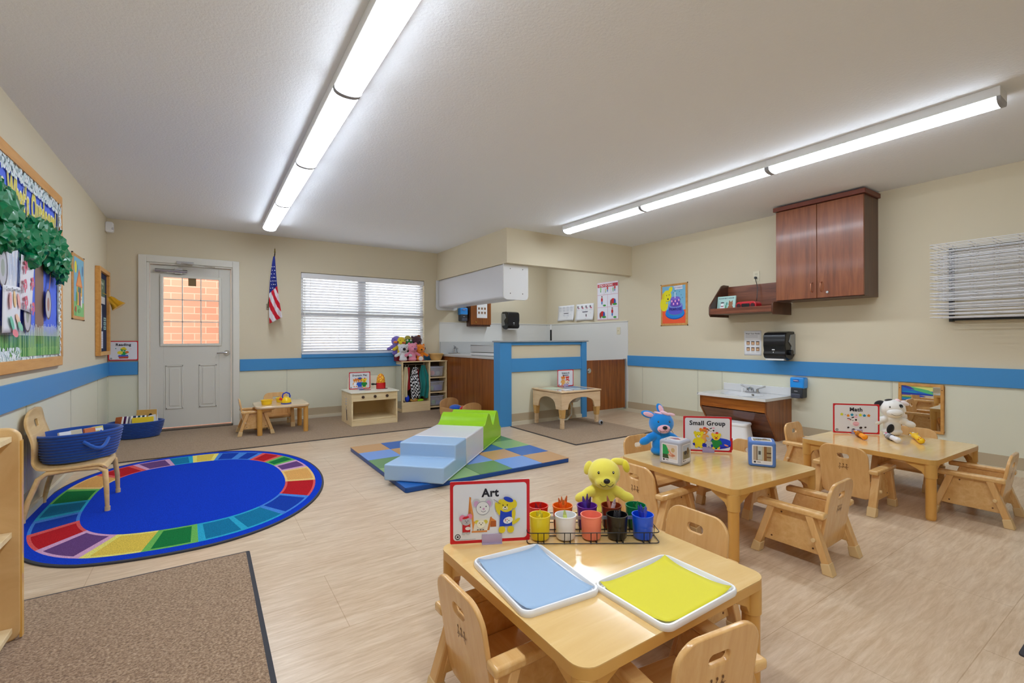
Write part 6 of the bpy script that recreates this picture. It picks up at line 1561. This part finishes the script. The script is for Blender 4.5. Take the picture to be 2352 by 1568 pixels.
# hand puppets --------------------------------------------------------
def fuse(name, prims, m, parent, vox=.0045, sm=6):
    b = MB()
    for c, r, rot in prims: b.ell(c, r, rot, 20, 14)
    o = obj(name, b, m, parent)
    rm = o.modifiers.new('r', 'REMESH'); rm.mode = 'VOXEL'; rm.voxel_size = vox
    s_ = o.modifiers.new('s', 'SMOOTH'); s_.iterations = sm; s_.factor = .6
    dg = bpy.context.evaluated_depsgraph_get(); me = bpy.data.meshes.new_from_object(o.evaluated_get(dg))
    o.modifiers.clear(); me.name = name; me.polygons.foreach_set('use_smooth', [True] * len(me.polygons)); o.data = me
    if not me.materials: me.materials.append(m)
    return o
def puppet(label, loc, rz, s, col, ears, muzzle=None, extra=None, cat='hand puppet', group=None, arms=True, vox=.0045, nose=True):
    t = thing('hand_puppet', label, cat, loc, rz, group)
    fm = mat('plush_%d_%d_%d' % col, col, .95, spec=.1, sheen=.6)
    if not fm.node_tree.nodes.get('Bump'):
        bump(fm, noise_tex(fm, coords(fm), 260, 2, .6), .15, .003)
    P = [((0, 0, .022 * s), (.058 * s, .044 * s, .028 * s), (0, 0, 0)), ((0, 0, .055 * s), (.05 * s, .036 * s, .05 * s), (0, 0, 0)), ((0, 0, .10 * s), (.042 * s, .032 * s, .035 * s), (0, 0, 0)),
         ((0, -.004 * s, .174 * s), (.068 * s, .057 * s, .062 * s), (0, 0, 0))]
    for q in (-1, 1):
        P.append(((q * .055 * s, -.006 * s, .098 * s), (.045 * s, .022 * s, .023 * s), (0, q * 26, 0)))
        P.append(((q * .092 * s, -.014 * s, .078 * s), (.034 * s, .020 * s, .022 * s), (0, q * 20, 0)))
    if muzzle is None or muzzle[0] is None: P.append(((0, -.043 * s, .150 * s), (.044 * s, .029 * s, .031 * s), (0, 0, 0)))
    body = fuse('plush_body', P, fm, t, vox)
    k = mat('plush_black', (24, 20, 22), .4, sheen=.2)
    if muzzle and muzzle[0]:
        obj('muzzle', MB().ell((0, -.045 * s, .152 * s), (muzzle[1] * s, .028 * s, muzzle[2] * s)), mat('plush_%d_%d_%d' % muzzle[0], muzzle[0], .9, sheen=.5), t)
    yf = -.072 * s
    if nose: obj('nose', MB().ell((0, yf + .002, .160 * s), (.0135 * s, .008 * s, .0105 * s)), k, t)
    for q in (-1, 1):
        e = obj('eye', MB().ell((q * .030 * s, -.0525 * s, .190 * s), (.0045 * s, .0035 * s, .006 * s)), mat('bead_black', (14, 12, 12), .1, coat=1), t)
        obj('eye_glint', MB().ell((q * .030 * s, -.0565 * s, .192 * s), .0014 * s, nu=8, nv=6), M_WHITE, e)
    pts = []
    for i in range(13):
        u = -1 + i / 6; x = u * .028 * s; z = .147 * s - .010 * s * (math.sin(PI * abs(u)) if nose else 1 - u * u)
        mx_, mz_, mc, my = (muzzle[1], muzzle[2], .152, .028) if muzzle and muzzle[0] else (.044, .031, .150, .0275)
        rx, rz_ = x / (mx_ * s), (z - mc * s) / (mz_ * s)
        y = -.0445 * s - my * s * math.sqrt(max(.05, 1 - rx * rx - rz_ * rz_))
        pts.append((x, y, z))
    obj('mouth_stitch', MB().tube(pts, .0011 * s, 5), k, t)
    for e in ears:
        nm, c, r, rot, cc = e
        obj(nm, MB().ell(tuple(v * s for v in c), tuple(v * s for v in r), rot), mat('plush_%d_%d_%d' % cc, cc, .9, sheen=.5), t)
    if extra: extra(t, s)
    return t
Y = (238, 224, 92)
def x_dog(t, s):
    k = MATS['plush_black']
    for q in (-1, 1):
        for (dx, dz) in ((.016, .150), (.022, .155), (.012, .157)):
            obj('whisker_dot', MB().ell((q * dx * s, -.0728 * s + abs(dx) * .22 * s, dz * s), .0012 * s, nu=8, nv=6), k, t)
puppet('yellow dog hand puppet standing behind the wire caddy of cups', (1.452, 1.478, TZ), R(-34), 1.04, Y,
       [('ear', (-.064, .004, .195), (.018, .012, .030), (0, 18, 0), Y), ('ear', (.066, .0, .222), (.036, .012, .015), (0, 8, 0), Y), ('ear', (.092, -.008, .203), (.015, .012, .026), (0, -14, 0), (232, 214, 50))], extra=x_dog)
B_ = (28, 140, 226)
def x_bun(t, s):
    pk = mat('bow_pink', (246, 206, 222), .8)
    obj('ribbon_bow', MB().ell((.012 * s, -.03 * s, .232 * s), (.026 * s, .012 * s, .010 * s), (0, 24, 0)), pk, t)
    obj('ribbon_bow', MB().ell((.045 * s, -.028 * s, .226 * s), (.024 * s, .006 * s, .008 * s), (0, 10, 0)), pk, t)
    obj('ribbon_band', MB().ell((.0 * s, -.012 * s, .226 * s), (.045 * s, .02 * s, .008 * s), (0, 14, 0)), pk, t)
    k = MATS['plush_black']
    obj('whisker', MB().tube([(-.022 * s, -.068 * s, .142 * s), (-.024 * s, -.074 * s, .12 * s), (-.023 * s, -.074 * s, .112 * s)], .0012, 5), k, t)
    obj('whisker', MB().tube([(.020 * s, -.070 * s, .154 * s), (.034 * s, -.078 * s, .146 * s), (.042 * s, -.078 * s, .132 * s)], .0012, 5), k, t)
puppet('bright blue bunny hand puppet with pink ears behind the grey photo cube', (2.525, 2.035, TZ), R(-34), 1.2, B_,
       [('ear', (-.072, .0, .222), (.040, .014, .020), (0, 16, 0), B_), ('inner_ear', (-.072, -.012, .223), (.031, .006, .013), (0, 16, 0), (246, 196, 214)), ('ear', (-.004, .004, .25), (.019, .014, .034), (0, -24, 0), B_), ('inner_ear', (-.003, -.009, .252), (.012, .006, .025), (0, -24, 0), (246, 200, 216))], muzzle=((246, 190, 206), .035, .027), extra=x_bun)
W_ = (236, 234, 230)
def x_cow(t, s):
    k = mat('plush_spot_black', (20, 18, 20), .9, sheen=.4)
    obj('black_patch', MB().ell((-.022 * s, -.037 * s, .045 * s), (.020 * s, .012 * s, .033 * s), (10, 12, 0)), k, t)
    obj('black_patch', MB().ell((.030 * s, -.047 * s, .197 * s), (.013 * s, .009 * s, .013 * s), (0, 30, 0)), k, t)
    obj('black_patch', MB().ell((-.022 * s, -.008 * s, .232 * s), (.022 * s, .016 * s, .006 * s), (0, -10, 0)), k, t)
    obj('pink_tuft', MB().ell((.028 * s, -.012 * s, .23 * s), (.016 * s, .014 * s, .010 * s), (0, 20, 0)), mat('tuft_pink', (244, 214, 220), .9), t)
puppet('white cow hand puppet with black ear beside the Math sign', (4.555, 1.425, TZ), R(-52), 1.2, W_,
       [('ear', (-.070, .0, .205), (.030, .012, .020), (0, -20, 0), (28, 24, 28)), ('ear', (.068, .0, .212), (.030, .012, .014), (0, 22, 0), (240, 226, 228))], muzzle=(W_, .046, .030), extra=x_cow, nose=False)
def torch(label, p0, p1, c1, c2, tail, pattern):
    p0 = Vector(p0); p1 = Vector(p1); d = (p1 - p0); L = d.length; a = math.atan2(d.y, d.x)
    t = thing('animal_finger_toy', label, 'toy', (p0.x, p0.y, TZ + .0235), a)
    Mx = Matrix(((0, 0, 1, 0), (1, 0, 0, 0), (0, 1, 0, 0), (0, 0, 0, 1)))
    m = MB().lathe([(.0, 0), (.017, .008), (.022, .04), (.019, .08), (.017, .12), (.021, L - .015), (.015, L - .002), (0, L)], 24, 0, Mx)
    obj('toy_body', m, mat('toy_%s' % pattern, c1, .4), t, smooth=70)
    n_ = 5
    if pattern != 'giraffe':
        for i in range(n_):
            x = .03 + i * .018; obj('stripe', MB().tube([(x + .004 * math.sin(j * 2), .0215 * math.cos(j * PI / 9), .0215 * math.sin(j * PI / 9)) for j in range(0, 16)], .0016, 5), acol(c2), t)
    else:
        random.seed(4)
        for i in range(22):
            x = L - .05 + random.random() * .045; an = random.uniform(0, PI); obj('spot', MB().ell((x, .0195 * math.cos(an), .0195 * math.sin(an)), (.005, .004, .004), nu=8, nv=6), acol(c2), t)
    obj('head_tuft', MB().ell((-.004, 0, .006), (.014, .013, .013)), acol(tail), t)
    for q in (-1, 1): obj('ear', MB().ell((.018, q * .020, .012), (.008, .006, .008), nu=10, nv=8), acol(c1), t)
torch('orange tiger striped toy lying in front of the Math sign', (4.285, 1.565), (4.135, 1.455), (246, 150, 20), (120, 70, 20), (240, 236, 226), 'tiger')
torch('white zebra striped toy lying between the orange and yellow toys', (4.372, 1.402), (4.205, 1.275), (232, 230, 232), (30, 30, 44), (224, 40, 130), 'zebra')
torch('yellow giraffe spotted toy lying in front of the cow puppet', (4.555, 1.29), (4.315, 1.175), (248, 200, 20), (216, 120, 20), (244, 240, 230), 'giraffe')

g = 'animal hand puppets on top of the cubby'
K_ = (206, 208, 214)
puppet('white koala hand puppet with big black nose, front left on the cubby', (2.60, 7.07, .816), R(-8), 1.15, (226, 228, 234), [('ear', (-.055, 0, .215), (.022, .012, .020), (0, 0, 0), (226, 228, 234)), ('ear', (.055, 0, .215), (.022, .012, .020), (0, 0, 0), (226, 228, 234)), ('big_nose', (0, -.072, .165), (.022, .014, .020), (0, 0, 0), (22, 20, 24))], group=g, vox=.006)
puppet('pink pig hand puppet in the middle of the front row on the cubby', (2.75, 7.065, .816), R(6), 1.2, (240, 150, 178), [('ear', (-.048, 0, .225), (.020, .012, .020), (0, 0, 0), (240, 150, 178)), ('ear', (.048, 0, .225), (.020, .012, .020), (0, 0, 0), (240, 150, 178)), ('snout', (.01, -.075, .162), (.016, .012, .014), (0, 0, 0), (150, 90, 160))], group=g, vox=.006)
puppet('orange lion cub hand puppet at the right of the front row on the cubby', (2.885, 7.075, .816), R(-4), 1.12, (240, 138, 30), [('ear', (-.050, 0, .222), (.018, .012, .020), (0, 0, 0), (240, 138, 30)), ('ear', (.050, 0, .222), (.018, .012, .020), (0, 0, 0), (240, 138, 30)), ('tuft', (0, 0, .232), (.022, .014, .014), (0, 0, 0), (130, 60, 24)), ('white_belly', (0, -.034, .03), (.034, .014, .034), (0, 0, 0), (236, 232, 230))], group=g, vox=.006)
puppet('purple bird hand puppet with orange beak at the back left of the cubby', (2.545, 7.215, .912), R(-10), 1.28, (134, 116, 206), [('beak', (-.02, -.062, .158), (.030, .022, .016), (0, 0, 0), (226, 120, 50))], group=g, vox=.008)
puppet('yellow duck hand puppet with orange beak behind the koala puppet', (2.60, 7.175, .912), R(4), 1.22, (236, 208, 50), [('beak', (.012, -.07, .156), (.028, .016, .010), (0, 0, 0), (214, 90, 30))], group=g, vox=.008)
puppet('green frog hand puppet in striped hat behind the pig puppet', (2.725, 7.20, .912), R(0), 1.2, (30, 128, 60), [('hat_brim', (0, 0, .215), (.066, .058, .010), (0, 0, 0), (196, 176, 60)), ('hat_top', (0, 0, .230), (.040, .036, .026), (0, 0, 0), (170, 160, 60)), ('eye_white', (-.024, -.052, .192), (.014, .01, .014), (0, 0, 0), (236, 236, 236)), ('eye_white', (.024, -.052, .192), (.014, .01, .014), (0, 0, 0), (236, 236, 236))], group=g, vox=.008)
puppet('dark brown hand puppet behind the orange one on the cubby', (2.875, 7.20, .912), R(8), 1.3, (84, 52, 62), [('ear', (-.055, 0, .215), (.026, .012, .016), (0, 20, 0), (84, 52, 62)), ('tuft', (.02, -.02, .225), (.026, .016, .02), (0, 0, 0), (130, 66, 30))], group=g, vox=.008)
